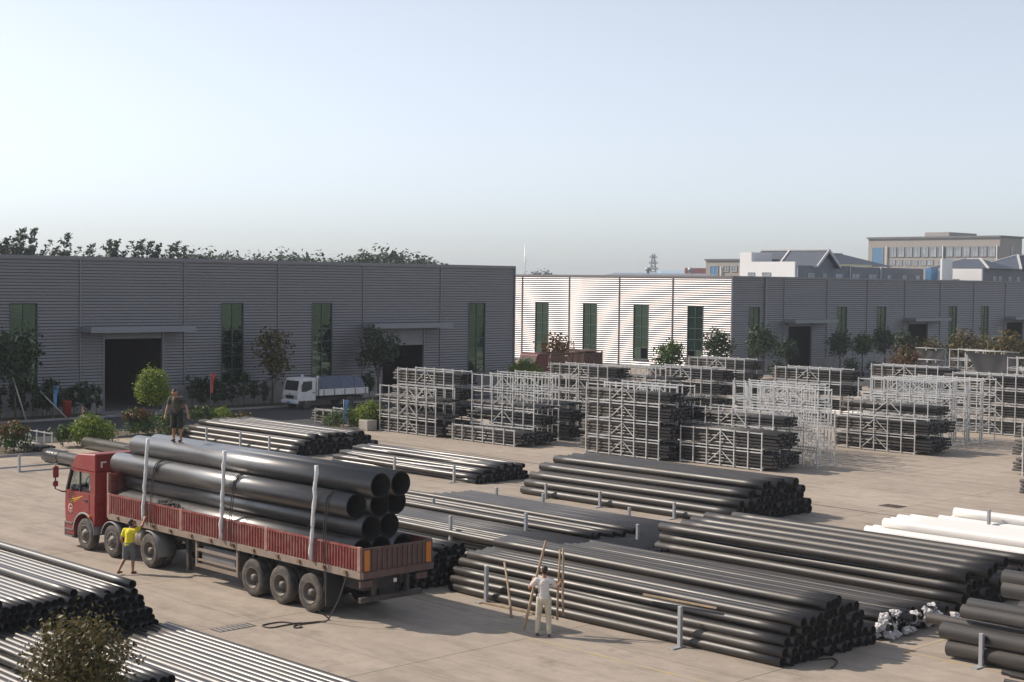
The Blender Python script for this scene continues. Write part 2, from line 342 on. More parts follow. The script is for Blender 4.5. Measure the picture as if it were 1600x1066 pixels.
# ------------------------------------------------------------------ corrugated cladding
def corrugate(mb, axis, a0, a1, z0, z1, plane, pitch, nrm, depth=.052):
    """horizontal ribs between a0..a1 (along wall) and z0..z1; nrm = +1/-1 outward along the other axis"""
    n_ = max(2, int(round((z1-z0)/pitch*8))); vs = []; fs = []          # rounded waves
    zs = [z0+(z1-z0)*q/n_ for q in range(n_+1)]
    for z in zs:
        d = depth*(.5-.5*math.cos(2*math.pi*z/pitch))
        for a in (a0, a1): vs.append((plane+nrm*d, a, z) if axis == 'y' else (a, plane+nrm*d, z))
    for q in range(n_): fs.append((2*q, 2*q+1, 2*q+3, 2*q+2))
    mb.add(vs, fs, True)
def clad_bay(parent, axis, a0, a1, z0, z1, plane, pitch, nrm, m, openings):
    mb = MB(); a0 += .03; a1 -= .03
    ops = sorted([o for o in openings if o[0] < a1 and o[1] > a0]); cur = a0
    for (o0, o1, oz0, oz1) in ops:
        o0c, o1c = max(o0, a0), min(o1, a1)
        if o0c > cur: corrugate(mb, axis, cur, o0c, z0, z1, plane, pitch, nrm)
        if oz1 < z1: corrugate(mb, axis, o0c, o1c, oz1, z1, plane, pitch, nrm)
        if oz0 > z0: corrugate(mb, axis, o0c, o1c, z0, oz0, plane, pitch, nrm)
        cur = o1c
    if cur < a1: corrugate(mb, axis, cur, a1, z0, z1, plane, pitch, nrm)
    o = mb.build('wall_panel', m, parent)
    for p_ in o.data.polygons: pass
    return o
def ab(axis, plane, nrm):
    """returns box maker in wall coordinates: (a0,a1,d0,d1,z0,z1), d outward"""
    def f(mb, a0, a1, d0, d1, z0, z1):
        if axis == 'y': mb.box(plane+nrm*d0, plane+nrm*d1, a0, a1, z0, z1)
        else: mb.box(a0, a1, plane+nrm*d0, plane+nrm*d1, z0, z1)
        return mb
    return f
pane_cache = {}
def window(parent, axis, plane, nrm, a0, a1, z0, z1, cols=2, rows=5, gm='glass', openpane=None):
    B = ab(axis, plane, nrm); mb = MB(); t = .07
    B(mb, a0, a0+t, -.12, .06, z0, z1); B(mb, a1-t, a1, -.12, .06, z0, z1); B(mb, a0+t, a1-t, -.12, .06, z1-t, z1); B(mb, a0+t, a1-t, -.12, .06, z0, z0+t)
    ia0, ia1, iz0, iz1 = a0+t, a1-t, z0+t, z1-t
    for c in range(1, cols): x = ia0+(ia1-ia0)*c/cols; B(mb, x-.03, x+.03, -.10, .02, iz0, iz1)
    for r_ in range(1, rows):
        z = iz0+(iz1-iz0)*r_/rows
        for c in range(cols):
            xa = ia0+(ia1-ia0)*c/cols+(.03 if c else 0); xb = ia0+(ia1-ia0)*(c+1)/cols-(.03 if c < cols-1 else 0)
            B(mb, xa, xb, -.09, .0, z-.03, z+.03)
    f = mb.build('window', M['frame'], parent)
    B(MB(), a0-.06, a1+.06, .0, .14, z0-.06, z0).build('sill', M['trim'], f)
    for c in range(cols):
        for r_ in range(rows):
            if openpane == (c, r_): continue
            p0 = ia0+(ia1-ia0)*c/cols+.03; p1 = ia0+(ia1-ia0)*(c+1)/cols-.03; q0 = iz0+(iz1-iz0)*r_/rows+.03; q1 = iz0+(iz1-iz0)*(r_+1)/rows-.03
            key = (axis, nrm, round(p1-p0, 2), round(q1-q0, 2), gm)
            if key not in pane_cache:
                w2, h2 = (p1-p0)/2, (q1-q0)/2; pm = MB()
                if axis == 'y': pm.box(-.012, .012, -w2, w2, -h2, h2)
                else: pm.box(-w2, w2, -.012, .012, -h2, h2)
                pane_cache[key] = pm.mesh('pane', M[gm])
            cc = ((p0+p1)/2, (q0+q1)/2); e = random.uniform(-.006, .006)
            o = inst('pane', pane_cache[key], f, (plane-nrm*.05, cc[0], cc[1]) if axis == 'y' else (cc[0], plane-nrm*.05, cc[1]))
            o.rotation_euler = (random.uniform(-.008, .008), e, 0) if axis == 'x' else (e, random.uniform(-.008, .008), 0)
    return f
def canopy(parent, plane, a0, a1, zb, zt, dep=1.5):
    o = MB().box(plane+.04, plane+dep, a0, a1, zb, zt).build('canopy', M['canopy'], parent, bevel=.02)
    MB().box(plane+dep+.002, plane+dep+.03, a0-.02, a1+.02, zb-.03, zt+.03).build('fascia', M['canopy'], o)
def door(parent, plane, a0, a1, ztop, zsh, leaf=False):
    d = MB(); d.box(plane-.15, plane+.06, a0-.12, a0, 0, ztop); d.box(plane-.15, plane+.06, a1, a1+.12, 0, ztop)
    d.box(plane-.15, plane+.06, a0-.12, a1+.12, ztop, ztop+.12)
    o = d.build('door', M['trim'], parent)
    sh = MB(); z = zsh
    while z < ztop-.01:
        z2 = min(z+.12, ztop-.005); sh.add([(plane-.06, a0, z), (plane-.06, a1, z), (plane-.02, a1, (z+z2)/2), (plane-.02, a0, (z+z2)/2), (plane-.06, a1, z2), (plane-.06, a0, z2)], [(0, 1, 2, 3), (3, 2, 4, 5)]); z = z2
    sh.build('rolling_shutter', M['shutter'], o)

# workshop with the two canopies (front faces +X)
X1 = -89.4; Y1, W1 = 47.57, 7.709; R1 = 10.16; T1 = 7.16; PL = 1.55
b1 = thing('workshop', 'long grey ribbed steel workshop with the white flatbed truck parked in front', 'building', (X1-20, 52, 0))
b1.location = (0, 0, 0)
wins1 = [(PXp(a, 545, X1)[1], PXp(b, 545, X1)[1]) for a, b in ((14.4, 58.5), (345, 380), (486.5, 518.5), (731, 757.5))]
w0 = wins1[1][1]-wins1[1][0]
wins1.append((wins1[0][0]-2*W1-.3, wins1[0][1]-2*W1-.3))
doors1 = [(PXp(163, 560, X1)[1], PXp(253, 560, X1)[1], 5.14, 4.78), (PXp(597, 560, X1)[1], PXp(661, 560, X1)[1], 5.14, 3.88)]
ops1 = [(a, b, 1.45, T1) for a, b in wins1]+[(a-.12, b+.12, 0, zt+.12) for a, b, zt, zs in doors1]
YS = Y1-5*W1; YE = 86.42
edges = [Y1+W1*n for n in range(-5, 5)]+[YE]
for a, b in zip(edges[:-1], edges[1:]):
    clad_bay(b1, 'y', a, b, PL, R1-.22, X1, .2, 1, M['clad'], ops1)
    MB().box(X1-.02, X1+.09, b-.045, b+.045, PL, R1-.22).build('seam_strip', M['trim'], b1) if b < YE-.1 else None
    MB().box(X1-.05, X1+.1, a, b-.004, R1-.22, R1).build('coping', M['trim'], b1)
    cur = a; pm = MB()
    for (o0, o1, z0, z1) in sorted(ops1):
        if z0 == 0 and o0 > a and o1 < b:
            pm.box(X1-.25, X1+.02, cur, o0, 0, PL).build('plinth', M['conc2'], b1); pm = MB(); cur = o1
    pm.box(X1-.25, X1+.02, cur, b, 0, PL); pm.build('plinth', M['conc2'], b1)
MB().box(X1-.04, X1+.10, YE-.002, YE+.12, 0, R1+.002).build('corner_trim', M['trim'], b1)
for a, b in wins1: window(b1, 'y', X1, 1, a, b, PL, T1, 2, 6)
for d_ in doors1: door(b1, X1, *d_)
canopy(b1, X1, Y1, Y1+W1, 5.28, 5.62); canopy(b1, X1, Y1+3*W1, Y1+4*W1, 5.28, 5.60)
sh = MB(); sh.box(X1-38, X1-37.7, YS, YE, 0, R1-.3); sh.box(X1-37.7, X1-.25, YS, YS+.2, 0, R1-.3)
sh.build('side_wall', M['clad'], b1)
nw = MB(); corrugate(nw, 'x', X1-38, X1, 0, R1-.22, YE+.1, .15, 1); nw.build('end_wall', M['clad'], b1)
iw = MB(); iw.box(X1-26.2, X1-26, YS+.2, YE-.2, 0, R1-.4)
for yy in (56, 63, 70, 82): iw.box(X1-25.9, X1-.6, yy-.1, yy, 0, 6)
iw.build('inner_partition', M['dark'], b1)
MB().box(X1-37.7, X1-.25, YS+.2, YE-.01, -.06, -.002).build('inner_floor', M['conc2'], b1)
rf = MB().prism([(X1-38, R1-.28), (X1-.06, R1-.28), (X1-.06, R1-.22), (X1-19, R1+.15), (X1-38, R1-.22)], 'y', YS, YE); rf.build('roof', M['roof'], b1)

# second workshop: shaded front faces +X, bright side faces -Y
X2, YW = -92.8, 119.8; W2, W3 = 7.709, 7.37; Y2 = YW+8.66; R2 = 9.74; T2 = 6.68
b2 = thing('workshop', 'far ribbed steel workshop whose side wall shines white in the sun', 'building')
wins2 = [(PXp(a, 540, X2)[1], PXp(b, 540, X2)[1]) for a, b in ((1169.3, 1186), (1307.3, 1322), (1369, 1383), (1481.3, 1493.6), (1531.6, 1543))]
doors2 = [(PXp(a, 540, X2)[1], PXp(b, 540, X2)[1], 5.0, 4.6) for a, b in ((1231, 1267), (1418, 1448.5), (1572, 1597))]
ops2 = [(a, b, PL, T2) for a, b in wins2]+[(a-.12, b+.12, 0, 5.12) for a, b, _, _ in doors2]
edges = [YW, Y2]+[Y2+W2*n for n in range(1, 11)]
for a, b in zip(edges[:-1], edges[1:]):
    clad_bay(b2, 'y', a, b, 1.2, R2-.2, X2, .22, 1, M['clad'], ops2)
    MB().box(X2-.02, X2+.09, b-.045, b+.045, 1.2, R2-.2).build('seam_strip', M['trim'], b2)
    MB().box(X2-.05, X2+.1, a, b-.004, R2-.2, R2).build('coping', M['trim'], b2)
    cur = a; pm = MB()
    for (o0, o1, z0, z1) in sorted(ops2):
        if z0 == 0 and o0 > a and o1 < b: pm.box(X2-.25, X2+.02, cur, o0, 0, 1.2).build('plinth', M['conc2'], b2); pm = MB(); cur = o1
    pm.box(X2-.25, X2+.02, cur, b, 0, 1.2); pm.build('plinth', M['conc2'], b2)
for a, b in wins2: window(b2, 'y', X2, 1, a, b, PL, T2, 2, 6)
for d_ in doors2: door(b2, X2, *d_)
for k in (0, 3, 6): canopy(b2, X2, Y2+k*W2, Y2+(k+1)*W2, 5.0, 5.32)
pY = PXp(1195, 480, X2)[1]
MB().box(X2+.05, X2+.19, pY-.08, pY+.08, .1, R2-.1).build('downpipe', M['canopy'], b2)
ops3 = []
wins3 = [(PYp(a, 520, YW)[0], PYp(b, 520, YW)[0]) for a, b in ((836.2, 856.6), (910.7, 932.2), (989.7, 1013), (1074, 1098.4))]
ops3 = [(a, b, .95, T2) for a, b in wins3]
edges = [X2, X2-7.6]+[X2-7.6-W3*k for k in range(1, 7)]
for b, a in zip(edges[:-1], edges[1:]):
    clad_bay(b2, 'x', a, b, .3, R2-.2, YW, .22, -1, M['clad'], ops3)
    MB().box(a-.05, a+.05, YW-.09, YW+.02, .3, R2-.2).build('seam_strip', M['trim'], b2)
    MB().box(a+.004, b, YW-.1, YW+.05, R2-.2, R2).build('coping', M['trim'], b2)
    pm = MB().box(a, b, YW-.02, YW+.25, 0, .3); pm.build('plinth', M['conc2'], b2)
for k, (a, b) in enumerate(wins3): window(b2, 'x', YW, -1, a, b, .95, T2, 2, 5, openpane=(1, 0) if k in (0, 2) else ((0, 0) if k == 3 else None))
MB().box(X2-.02, X2+.12, YW-.1, YW-.002, 0, R2+.002).build('corner_trim', M['trim'], b2)
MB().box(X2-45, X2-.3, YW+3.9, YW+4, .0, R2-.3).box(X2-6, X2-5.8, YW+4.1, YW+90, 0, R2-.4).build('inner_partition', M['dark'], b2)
MB().box(X2-50, X2-.26, YW+.26, YW+92, -.06, -.002).build('inner_floor', M['conc2'], b2)
MB().box(X2-50, X2-.06, YW+.06, YW+92, R2-.3, R2-.22).build('roof', M['roof'], b2)
# low shed roofs behind the bright wall
q0, q1 = DEP(803, 424, 215), DEP(1130, 428, 215)
o = thing('shed', 'low dark roofed shed rising just behind the bright ribbed wall', 'shed')
zt = DEP(810, 421, 215)[2]
MB().prism([(190, 0), (230, 0), (230, 8.6), (210, zt+.1), (190, 8.6)], 'x', -190, PYp(1128, 428, 210)[0]).build('roof', M['roof'], o)
for a in (-182, -172, -163, -152): 
    v = MB().lathe([(0, .25), (.5, .25), (.55, .5), (1.0, .5), (1.15, .1)], 'z', (a, 210, zt+.05), 10); v.build('roof_vent', M['galvd'], o)

# ================================================================== BACKGROUND BUILDINGS
def panes(parent, axis, plane, nrm, rects, m, name='window'):
    for (a0, a1, z0, z1) in rects:
        B = ab(axis, plane, nrm); f = MB(); t = .12
        B(f, a0, a0+t, .02, .1, z0, z1); B(f, a1-t, a1, .02, .1, z0, z1); B(f, a0+t, a1-t, .02, .1, z0, z0+t); B(f, a0+t, a1-t, .02, .1, z1-t, z1)
        am = (a0+a1)/2; B(f, am-.05, am+.05, .02, .09, z0+t, z1-t)
        o = f.build(name, M['galvd'], parent); B(MB(), a0+t, a1-t, .01, .05, z0+t, z1-t).build('pane', M[m], o)
# house with white side wall and gabled slate roof
c = DEP(1242, 412, 215); HX, HY = c[0], c[1]
h = thing('house', 'white walled house with slate blue gabled roof behind the far workshop', 'house')
xl = PYp(1156, 409, HY)[0]; yr = PXp(1443, 417, HX)[1]; ztop = PYp(1200, 409, HY)[2]; xs = PYp(1174, 409, HY)[0]
MB().box(xl, HX, HY, HY+.4, 0, ztop).build('white_wall', M['wallwhite'], h)
MB().box(xl, xs, HY+.01, HY+5, ztop+.002, PYp(1160, 394.5, HY)[2]).build('stair_tower', M['wallwhite'], h)
MB().box(xl+.2, HX-.002, HY+.4, yr, 0, PXp(1330, 417, HX)[2]).build('shade_grey_wall', M['walldark'], h)  # side away from the sun: its shade is put into the dark grey
yg0, yg1 = PXp(1272, 412, HX)[1], PXp(1302, 418, HX)[1]
zr = PXp(1288, 391, HX+.8)[2]; ze = PXp(1272, 410, HX+.8)[2]-.4; ym = (yg0+yg1)/2
zw = PXp(1330, 417, HX)[2]
MB().prism([(yg0, zw+.01), (yg1, zw+.01), (ym, zr-.35)], 'x', HX-14, HX+.1).build('gable', M['walldark'], h)  # gable faces away from the sun, shade painted in as grey
rm = MB()
xr = PYp(1190, 392, ym)[0]
for s in (-1, 1):
    yy = yg0-.5 if s < 0 else yg1+.5
    rm.add([(xr, ym, zr), (HX+.9, ym, zr), (HX+.9, yy, ze-.2), (xr-1.2, yy, ze-.2), (xr, ym, zr-.2), (HX+.9, ym, zr-.2), (HX+.9, yy, ze-.4), (xr-1.2, yy, ze-.4)], [(0, 1, 2, 3), (7, 6, 5, 4), (0, 4, 5, 1), (1, 5, 6, 2), (2, 6, 7, 3), (3, 7, 4, 0)])
ro = rm.build('roof', M['tileroof'], h)
rd = MB().bar((xr, ym, zr+.08), (HX+.9, ym, zr+.08), .35, .2)
for yy in (yg0-.5, yg1+.5): rd.bar((HX+.92, ym, zr), (HX+.92, yy, ze-.2), .18, .35)
rd.bar((HX-6, ym-.1, zr+.05), (HX-6, yg0-.5, ze-.12), .3, .15)
rd.build('ridge_cap', M['ridge'], ro)
def hip(parent, x0, x1, y0, y1, z0, z1, along='y', name='roof'):
    m = MB(); xm, ym_ = (x0+x1)/2, (y0+y1)/2; k = .38
    if along == 'y': r0, r1 = (xm, y0+(y1-y0)*k, z1), (xm, y1-(y1-y0)*k, z1)
    else: r0, r1 = (x0+(x1-x0)*k, ym_, z1), (x1-(x1-x0)*k, ym_, z1)
    vs = [(x0, y0, z0), (x1, y0, z0), (x1, y1, z0), (x0, y1, z0), r0, r1]
    fs = [(0, 1, 4), (1, 2, 5, 4), (2, 3, 5), (3, 0, 4, 5), (3, 2, 1, 0)] if along == 'y' else [(0, 1, 5, 4), (1, 2, 5), (2, 3, 4, 5), (3, 0, 4), (3, 2, 1, 0)]
    o = m.add(vs, fs).build(name, M['tileroof'], parent)
    rr = MB()
    for a, b in ((r0, r1), (vs[1], r0 if along == 'y' else r1), (vs[0], r0)): rr.bar(a, b, .35, .25)
    rr.build('ridge_cap', M['ridge'], o); return o
ya, yb = PXp(1305, 412, HX)[1], PXp(1400, 412, HX)[1]
hip(h, HX-11, HX-.5, ya, yb, zw+.2, PXp(1345, 398, HX-5)[2])
MB().box(HX-.4, HX+.05, ya-2, PXp(1362, 410, HX)[1], zw+.05, zw+.35).build('cream_gutter', M['yellowpipe'], h)
rects = []
for a, b in ((1262, 1272), (1285, 1291), (1305, 1316), (1331, 1342), (1357, 1369), (1386, 1392), (1410, 1416), (1430, 1437)):
    rects.append((PXp(a, 425, HX)[1], PXp(b, 425, HX)[1], zw-2.3, zw-1.1))
panes(h, 'y', HX, 1, rects, 'paneoff')
panes(h, 'x', HY, -1, [(PYp(a, 425, HY)[0], PYp(b, 425, HY)[0], PYp(a, 431.5, HY)[2], PYp(a, 425.5, HY)[2]) for a, b in ((1169, 1179), (1191, 1204))], 'paneoff')
for px in (1244.5, 1327, 1375): yy = PXp(px, 425, HX)[1]; MB().tube([(HX+.15, yy, 2), (HX+.15, yy, zw+.1)], .08, 6).build('downpipe', M['ridge'], h)
# second white walled house
c = DEP(1534, 425, 235); KX, KY = c[0], c[1]
k = thing('house', 'white walled house with hipped slate roof below the office block', 'house')
xl = PYp(1462, 425, KY)[0]; zt = PYp(1500, 420, KY)[2]; yr = KY+45
MB().box(xl, KX, KY, KY+.4, 0, zt).build('white_wall', M['wallwhite'], k)
MB().box(xl+8.5*0+ (KX-xl)*.34, xl+(KX-xl)*.35, KY-.1, KY, 0, zt).build('wall_pilaster', M['ridge'], k)
zw2 = PXp(1570, 421.5, KX)[2]
MB().box(xl+.2, KX-.002, KY+.4, yr, 0, zw2).build('shade_grey_wall', M['walldark'], k)  # unlit side of the white house, shade given by the darker colour
hip(k, xl-2, KX+.6, KY+1, PXp(1566, 418, KX)[1]+4, zw2+.1, PYp(1512, 404.5, KY+6)[2], 'x')
hip(k, KX-9, KX+.6, PXp(1566, 418, KX)[1]+5, PXp(1566, 418, KX)[1]+26, zw2+.1, zw2+2.6)
panes(k, 'x', KY, -1, [(PYp(1488, 430, KY)[0], PYp(1499, 430, KY)[0], zt-3.2*.5-1, zt-1.6)], 'paneoff')
panes(k, 'y', KX, 1, [(PXp(a, 430, KX)[1], PXp(a+5, 430, KX)[1], zw2-2.2, zw2-1.1) for a in (1551, 1560, 1575, 1588)], 'paneoff')
MB().box(*sorted((DEP(1458, 410, 232)[0], DEP(1463, 410, 232)[0])), KY-6, KY-3, 0, DEP(1460, 404, 232)[2]).build('chimney_block', M['wallwhite'], k)
MB().box(*sorted((DEP(1447, 430, 240)[0], DEP(1461, 430, 240)[0])), KY-2, KY+1, 0, DEP(1460, 419, 240)[2]).build('blue_annex', M['bluepan'], k)
# office block
c = DEP(1562, 400, 345); OX, OY = c[0], c[1]
f = thing('office_block', 'grey tiled office block with long window bands rising over the houses', 'building')
xl = PYp(1357, 380, OY)[0]; yr = PXp(1597, 380, OX)[1]; zt = PYp(1460, 372.5, OY)[2]
MB().box(xl, OX, OY, yr, 0, zt).build('wall', M['office'], f)
MB().box(xl-.3, OX+.3, OY-.3, yr+.3, zt, zt+.45).build('parapet', M['walldark'], f)
ph = PYp(1445, 366, OY+6)[0], PYp(1483, 366, OY+6)[0]
MB().box(ph[0], ph[1], OY+6, OY+6+13, zt+.4, PYp(1470, 363, OY+6)[2]).build('penthouse', M['office'], f)
n = 13; xa, xb = PYp(1390, 393, OY)[0], PYp(1557, 393, OY)[0]; z0, z1 = PYp(1470, 402, OY)[2], PYp(1470, 385.5, OY)[2]
MB().box(xa-.3, xb+.3, OY-.06, OY-.003, z0, z1).build('window_band', M['walldark'], f)
panes(f, 'x', OY-.06, -1, [(xa+(xb-xa)*i/n+.25, xa+(xb-xa)*(i+1)/n-.25, z0+.1, z1-.1) for i in range(n)], 'paneoff')
z0b, z1b = PYp(1470, 415, OY)[2], PYp(1470, 406, OY)[2]
panes(f, 'x', OY-.02, -1, [(PYp(a, 410, OY)[0], PYp(a+9, 410, OY)[0], z0b, z1b) for a in (1390, 1401, 1414, 1425, 1438, 1449, 1466, 1478, 1490, 1503, 1516, 1529, 1542)], 'paneoff')
xb0, xb1 = PYp(1363, 393, OY)[0], PYp(1380, 393, OY)[0]
panes(f, 'x', OY-.02, -1, [(xb0, xb1, z0b, z1)], 'bluepan', 'blue_window')
panes(f, 'y', OX, 1, [(PXp(1579, 393, OX)[1], PXp(1583, 393, OX)[1], z0, z1)], 'paneoff')
for px in (1386, 1474, 1558.5): xx = PYp(px, 400, OY)[0]; MB().tube([(xx, OY-.25, 3), (xx, OY-.25, zt-1.8)], .16, 6).build('downpipe', M['ridge'], f)
# small grey building
c = DEP(1156, 420, 250); gx, gy = c[0], c[1]
g_ = thing('office_annex', 'small flat roofed grey building beside the white stair tower', 'building')
xl = PYp(1103, 415, gy)[0]; zt = PYp(1130, 407.5, gy)[2]
MB().box(xl, gx+3, gy, gy+14, 0, zt).build('wall', M['office'], g_)
MB().box(xl-.2, gx+3.2, gy-.2, gy+14.2, zt, zt+.3).build('parapet', M['walldark'], g_)
zz0, zz1 = PYp(1130, 425, gy)[2], PYp(1130, 415, gy)[2]
panes(g_, 'x', gy, -1, [(PYp(1109.5, 420, gy)[0], PYp(1122, 420, gy)[0], zz0-.6, zz1)], 'bluepan', 'blue_window')
panes(g_, 'x', gy, -1, [(PYp(a, 420, gy)[0], PYp(a+9, 420, gy)[0], zz0, zz1) for a in (1130, 1143)], 'paneoff')
xx = PYp(1128, 420, gy)[0]; MB().tube([(xx, gy-.2, 2), (xx, gy-.2, zt-1)], .12, 6).build('downpipe', M['ridge'], g_)
# billboard wall, far sheds, pylon, mast
c = DEP(1070, 425, 330); e = DEP(1105, 425, 330)
o = thing('hoarding', 'faded red advertising hoarding on the far roofline', 'hoarding', (c[0], c[1], 0)); L_ = np.linalg.norm((e-c)[:2]); o.rotation_euler.z = math.atan2((e-c)[1], (e-c)[0])
zb, zt = DEP(1085, 430.5, 330)[2], DEP(1085, 419, 330)[2]
MB().box(0, L_, 0, .4, zb, zt).build('board', M['billboard'], o)
for t in (.1, .5, .9): MB().box(L_*t, L_*t+.3, .41, .7, 0, zt-.3).build('leg', M['galvd'], o)
for a, b, yp in ((1035, 1072, 424), (1000, 1034, 426.5), (962, 1000, 427)):
    c = DEP(a, yp, 520); e = DEP(b, yp, 520); o = thing('distant_shed', 'pale blue distant factory shed on the horizon', 'shed', (c[0], c[1], 0), 0, 'distant sheds on the horizon'); L_ = np.linalg.norm((e-c)[:2]); o.rotation_euler.z = math.atan2((e-c)[1], (e-c)[0])
    MB().box(0, L_, 0, 14, 0, c[2]-1).build('wall', M['bluefar'], o)
    MB().prism([(-.5, c[2]-1.), (14.5, c[2]-1.), (7, c[2]+.3)], 'x', -.4, L_+.4).build('roof', M['bluefar'], o)
def pylon(px, ytop, dist, label, arms=4):
    c = DEP(px, ytop, dist); hgt = c[2]; o = thing('pylon', label, 'pylon', (c[0], c[1], 0), YAW)
    m = MB(); t = .3; wb = hgt*.11
    for sx in (-1, 1):
        for sy in (-1, 1): m.bar((sx*wb, sy*wb, 0), (sx*.4, sy*.4, hgt), t)
    n = 10
    for i in range(n):
        z0, z1 = hgt*i/n, hgt*(i+1)/n; w0, w1 = wb+(.4-wb)*i/n, wb+(.4-wb)*(i+1)/n
        for s in (-1, 1): m.bar((-w0, s*w0, z0), (w1, s*w1, z1), t*.6); m.bar((w0, s*w0, z0), (-w1, s*w1, z1), t*.6)
    m.build('tower', M['galvd'], o)
    for i in range(arms):
        z = hgt*(.62+.11*i); w_ = hgt*(.11-.012*i); a = MB(); a.bar((-w_, 0, z), (w_, 0, z), t); a.bar((-w_, 0, z), (0, 0, z+1.4), t*.6); a.bar((w_, 0, z), (0, 0, z+1.4), t*.6); a.build('cross_arm', M['galvd'], o)
pylon(1021, 398, 560, 'lattice power pylon standing above the bright workshop wall')
pylon(439, 393, 700, 'tiny lattice pylon among the far trees behind the workshop', 2)
c = DEP(820.5, 380, 300); o = thing('radio_mast', 'thin pale mast rising at the corner of the grey workshop', 'mast', (c[0], c[1], 0))
MB().tube([(0, 0, 0), (0, 0, c[2]*.6), (0, 0, c[2])], [.22, .14, .05], 6).build('pole', M['galv'], o)
MB().box(-.5, .5, -.08, .08, c[2]*.78, c[2]*.80).build('crossbar', M['galv'], o)

# ================================================================== VEGETATION
def crown_mesh(name, blobs, nleaf, size, m, seed=0, clump=.5, aspect=1.7, lean=0.):
    """leaf quads gathered in clumps through ellipsoid blobs (center, radii)"""
    rg = np.random.default_rng(seed); vol = np.array([b[1][0]*b[1][1]*b[1][2] for b in blobs]); pr = vol/vol.sum()
    V = []; F = []
    ncl = max(6, int(nleaf/14)); cl = []
    for _ in range(ncl):
        b = blobs[rg.choice(len(blobs), p=pr)]; d = rg.normal(size=3); d /= np.linalg.norm(d); r_ = rg.uniform(.3, .97)**.6
        cl.append(np.array(b[0])+d*r_*np.array(b[1]))
    ms = np.mean([min(b[1]) for b in blobs]); cen = np.mean([b[0] for b in blobs], axis=0)
    for i in range(nleaf):
        c_ = cl[i % ncl]+rg.normal(size=3)*ms*.16*clump*2
        nrm = (c_-cen); nrm = nrm/(np.linalg.norm(nrm)+1e-6)+rg.normal(size=3)*.9+np.array((0, 0, .35)); nrm /= np.linalg.norm(nrm)
        a = np.cross(nrm, rg.normal(size=3)); a /= np.linalg.norm(a); b_ = np.cross(nrm, a); s_ = size*rg.uniform(.6, 1.3)
        a *= s_*aspect/2; b_ *= s_/2; k0 = len(V)
        V += [c_-a, c_-b_+a*.1, c_+a, c_+b_+a*.1]; F.append((k0, k0+1, k0+2, k0+3))
    V = np.array(V)
    if lean: V[:, 0] += lean*np.maximum(0, V[:, 2])**1.3*.1
    me = bpy.data.meshes.new(name); me.from_pydata(V.tolist(), [], F); me.materials.append(m); me.update(); return me
def trunk_mesh(name, h, r, m, limbs=4, spread=.5, start=.5, seed=0, top=None):
    rg = random.Random(seed); mb = MB(); top = top or h*1.25
    mb.tube([(0, 0, -.05), (.03*h*rg.uniform(-1, 1), .02*h, h*.5), (0, 0, h), (0, 0, top)], [r, r*.8, r*.6, r*.15], 7)
    for i in range(limbs):
        a = 2*math.pi*i/limbs+rg.uniform(-.4, .4); z = h*rg.uniform(start, 1.0)
        mb.tube([(0, 0, z), (spread*.5*math.cos(a), spread*.5*math.sin(a), z+(top-z)*.4), (spread*math.cos(a), spread*math.sin(a), z+(top-z)*.75)], [r*.5, r*.3, r*.1], 5)
    return mb.mesh(name, m)
_cm = {}
def plant(name, label, cat, loc, crown, trunk, group=None, rz=None, sc=1., cname='crown', tname='trunk'):
    o = thing(name, label, cat, loc, random.uniform(0, 6.3) if rz is None else rz, group); o.scale = (sc, sc, sc)
    if trunk: inst(tname, trunk, o)
    inst(cname, crown, o); return o
# far poplars behind the grey workshop
pop = [crown_mesh('crown', [((0, 0, 8.5), (.95, .95, 5.2)), ((.5, .1, 11.5), (.75, .7, 3.6)), ((-.5, .2, 9.5), (.7, .8, 2.4)), ((.9, -.2, 8.8), (.6, .6, 2.4)), ((.2, 0, 5.5), (1.2, 1.2, 2.2))], 2100, .34, M['leaff'], s, .9, 2.0, lean=.8) for s in (1, 2, 3, 7)]
popt = trunk_mesh('trunk', 7, .25, M['bark'], 5, 1.4, .5, 3, 12)
dome = [crown_mesh('crown', [((0, 0, 6), (4, 4, 3.4)), ((2.2, 1, 5), (2.6, 2.6, 2.4)), ((-2.4, -.6, 5.2), (2.4, 2.4, 2.2))], 2600, .40, M['leaff'], s, .6) for s in (4, 5)]
domet = trunk_mesh('trunk', 3.5, .3, M['bark'], 5, 2.2, .6, 5, 6.5)
for i, (px, py, d) in enumerate(((4, 368, 215), (16, 366, 218), (27, 366, 214), (38, 368, 216), (48, 370, 219), (66, 384, 225), (80, 380, 222), (92, 379, 220), (104, 381, 224), (113, 384, 226), (139, 381, 230), (160, 382, 222), (177, 378, 220), (192, 377, 219), (210, 379, 221), (228, 379, 219), (242, 382, 222), (254, 382, 220), (266, 383, 223), (279, 386, 222), (291, 391, 225))):
    c = DEP(px-22, py, d); sc = c[2]/14.0
    sc *= random.uniform(.93, 1.05); plant('poplar_tree', 'wind-bent poplar with feathery crown in the row behind the grey workshop', 'tree', (c[0], c[1], 0), pop[i % 4], popt, 'poplars behind the grey workshop', rz=YAW+random.uniform(-.4, .4), sc=sc)
for i, (px, py, d) in enumerate(((310, 396, 300), (328, 397, 305), (345, 397, 300), (362, 400, 300), (395, 402, 330), (425, 401, 330), (455, 398, 310), (470, 398, 300), (486, 402, 305), (535, 404, 340), (552, 403, 340), (585, 398, 270), (600, 394, 268), (612, 396, 270), (628, 402, 275), (648, 402, 280), (668, 406, 290), (850, 424, 520), (1080, 427, 560))):
    c = DEP(px, py, d)
    plant('far_tree', 'round hazy tree on the skyline beyond the workshop roofs', 'tree', (c[0], c[1], 0), dome[i % 2], domet, 'hazy trees on the skyline', sc=c[2]/9.2)
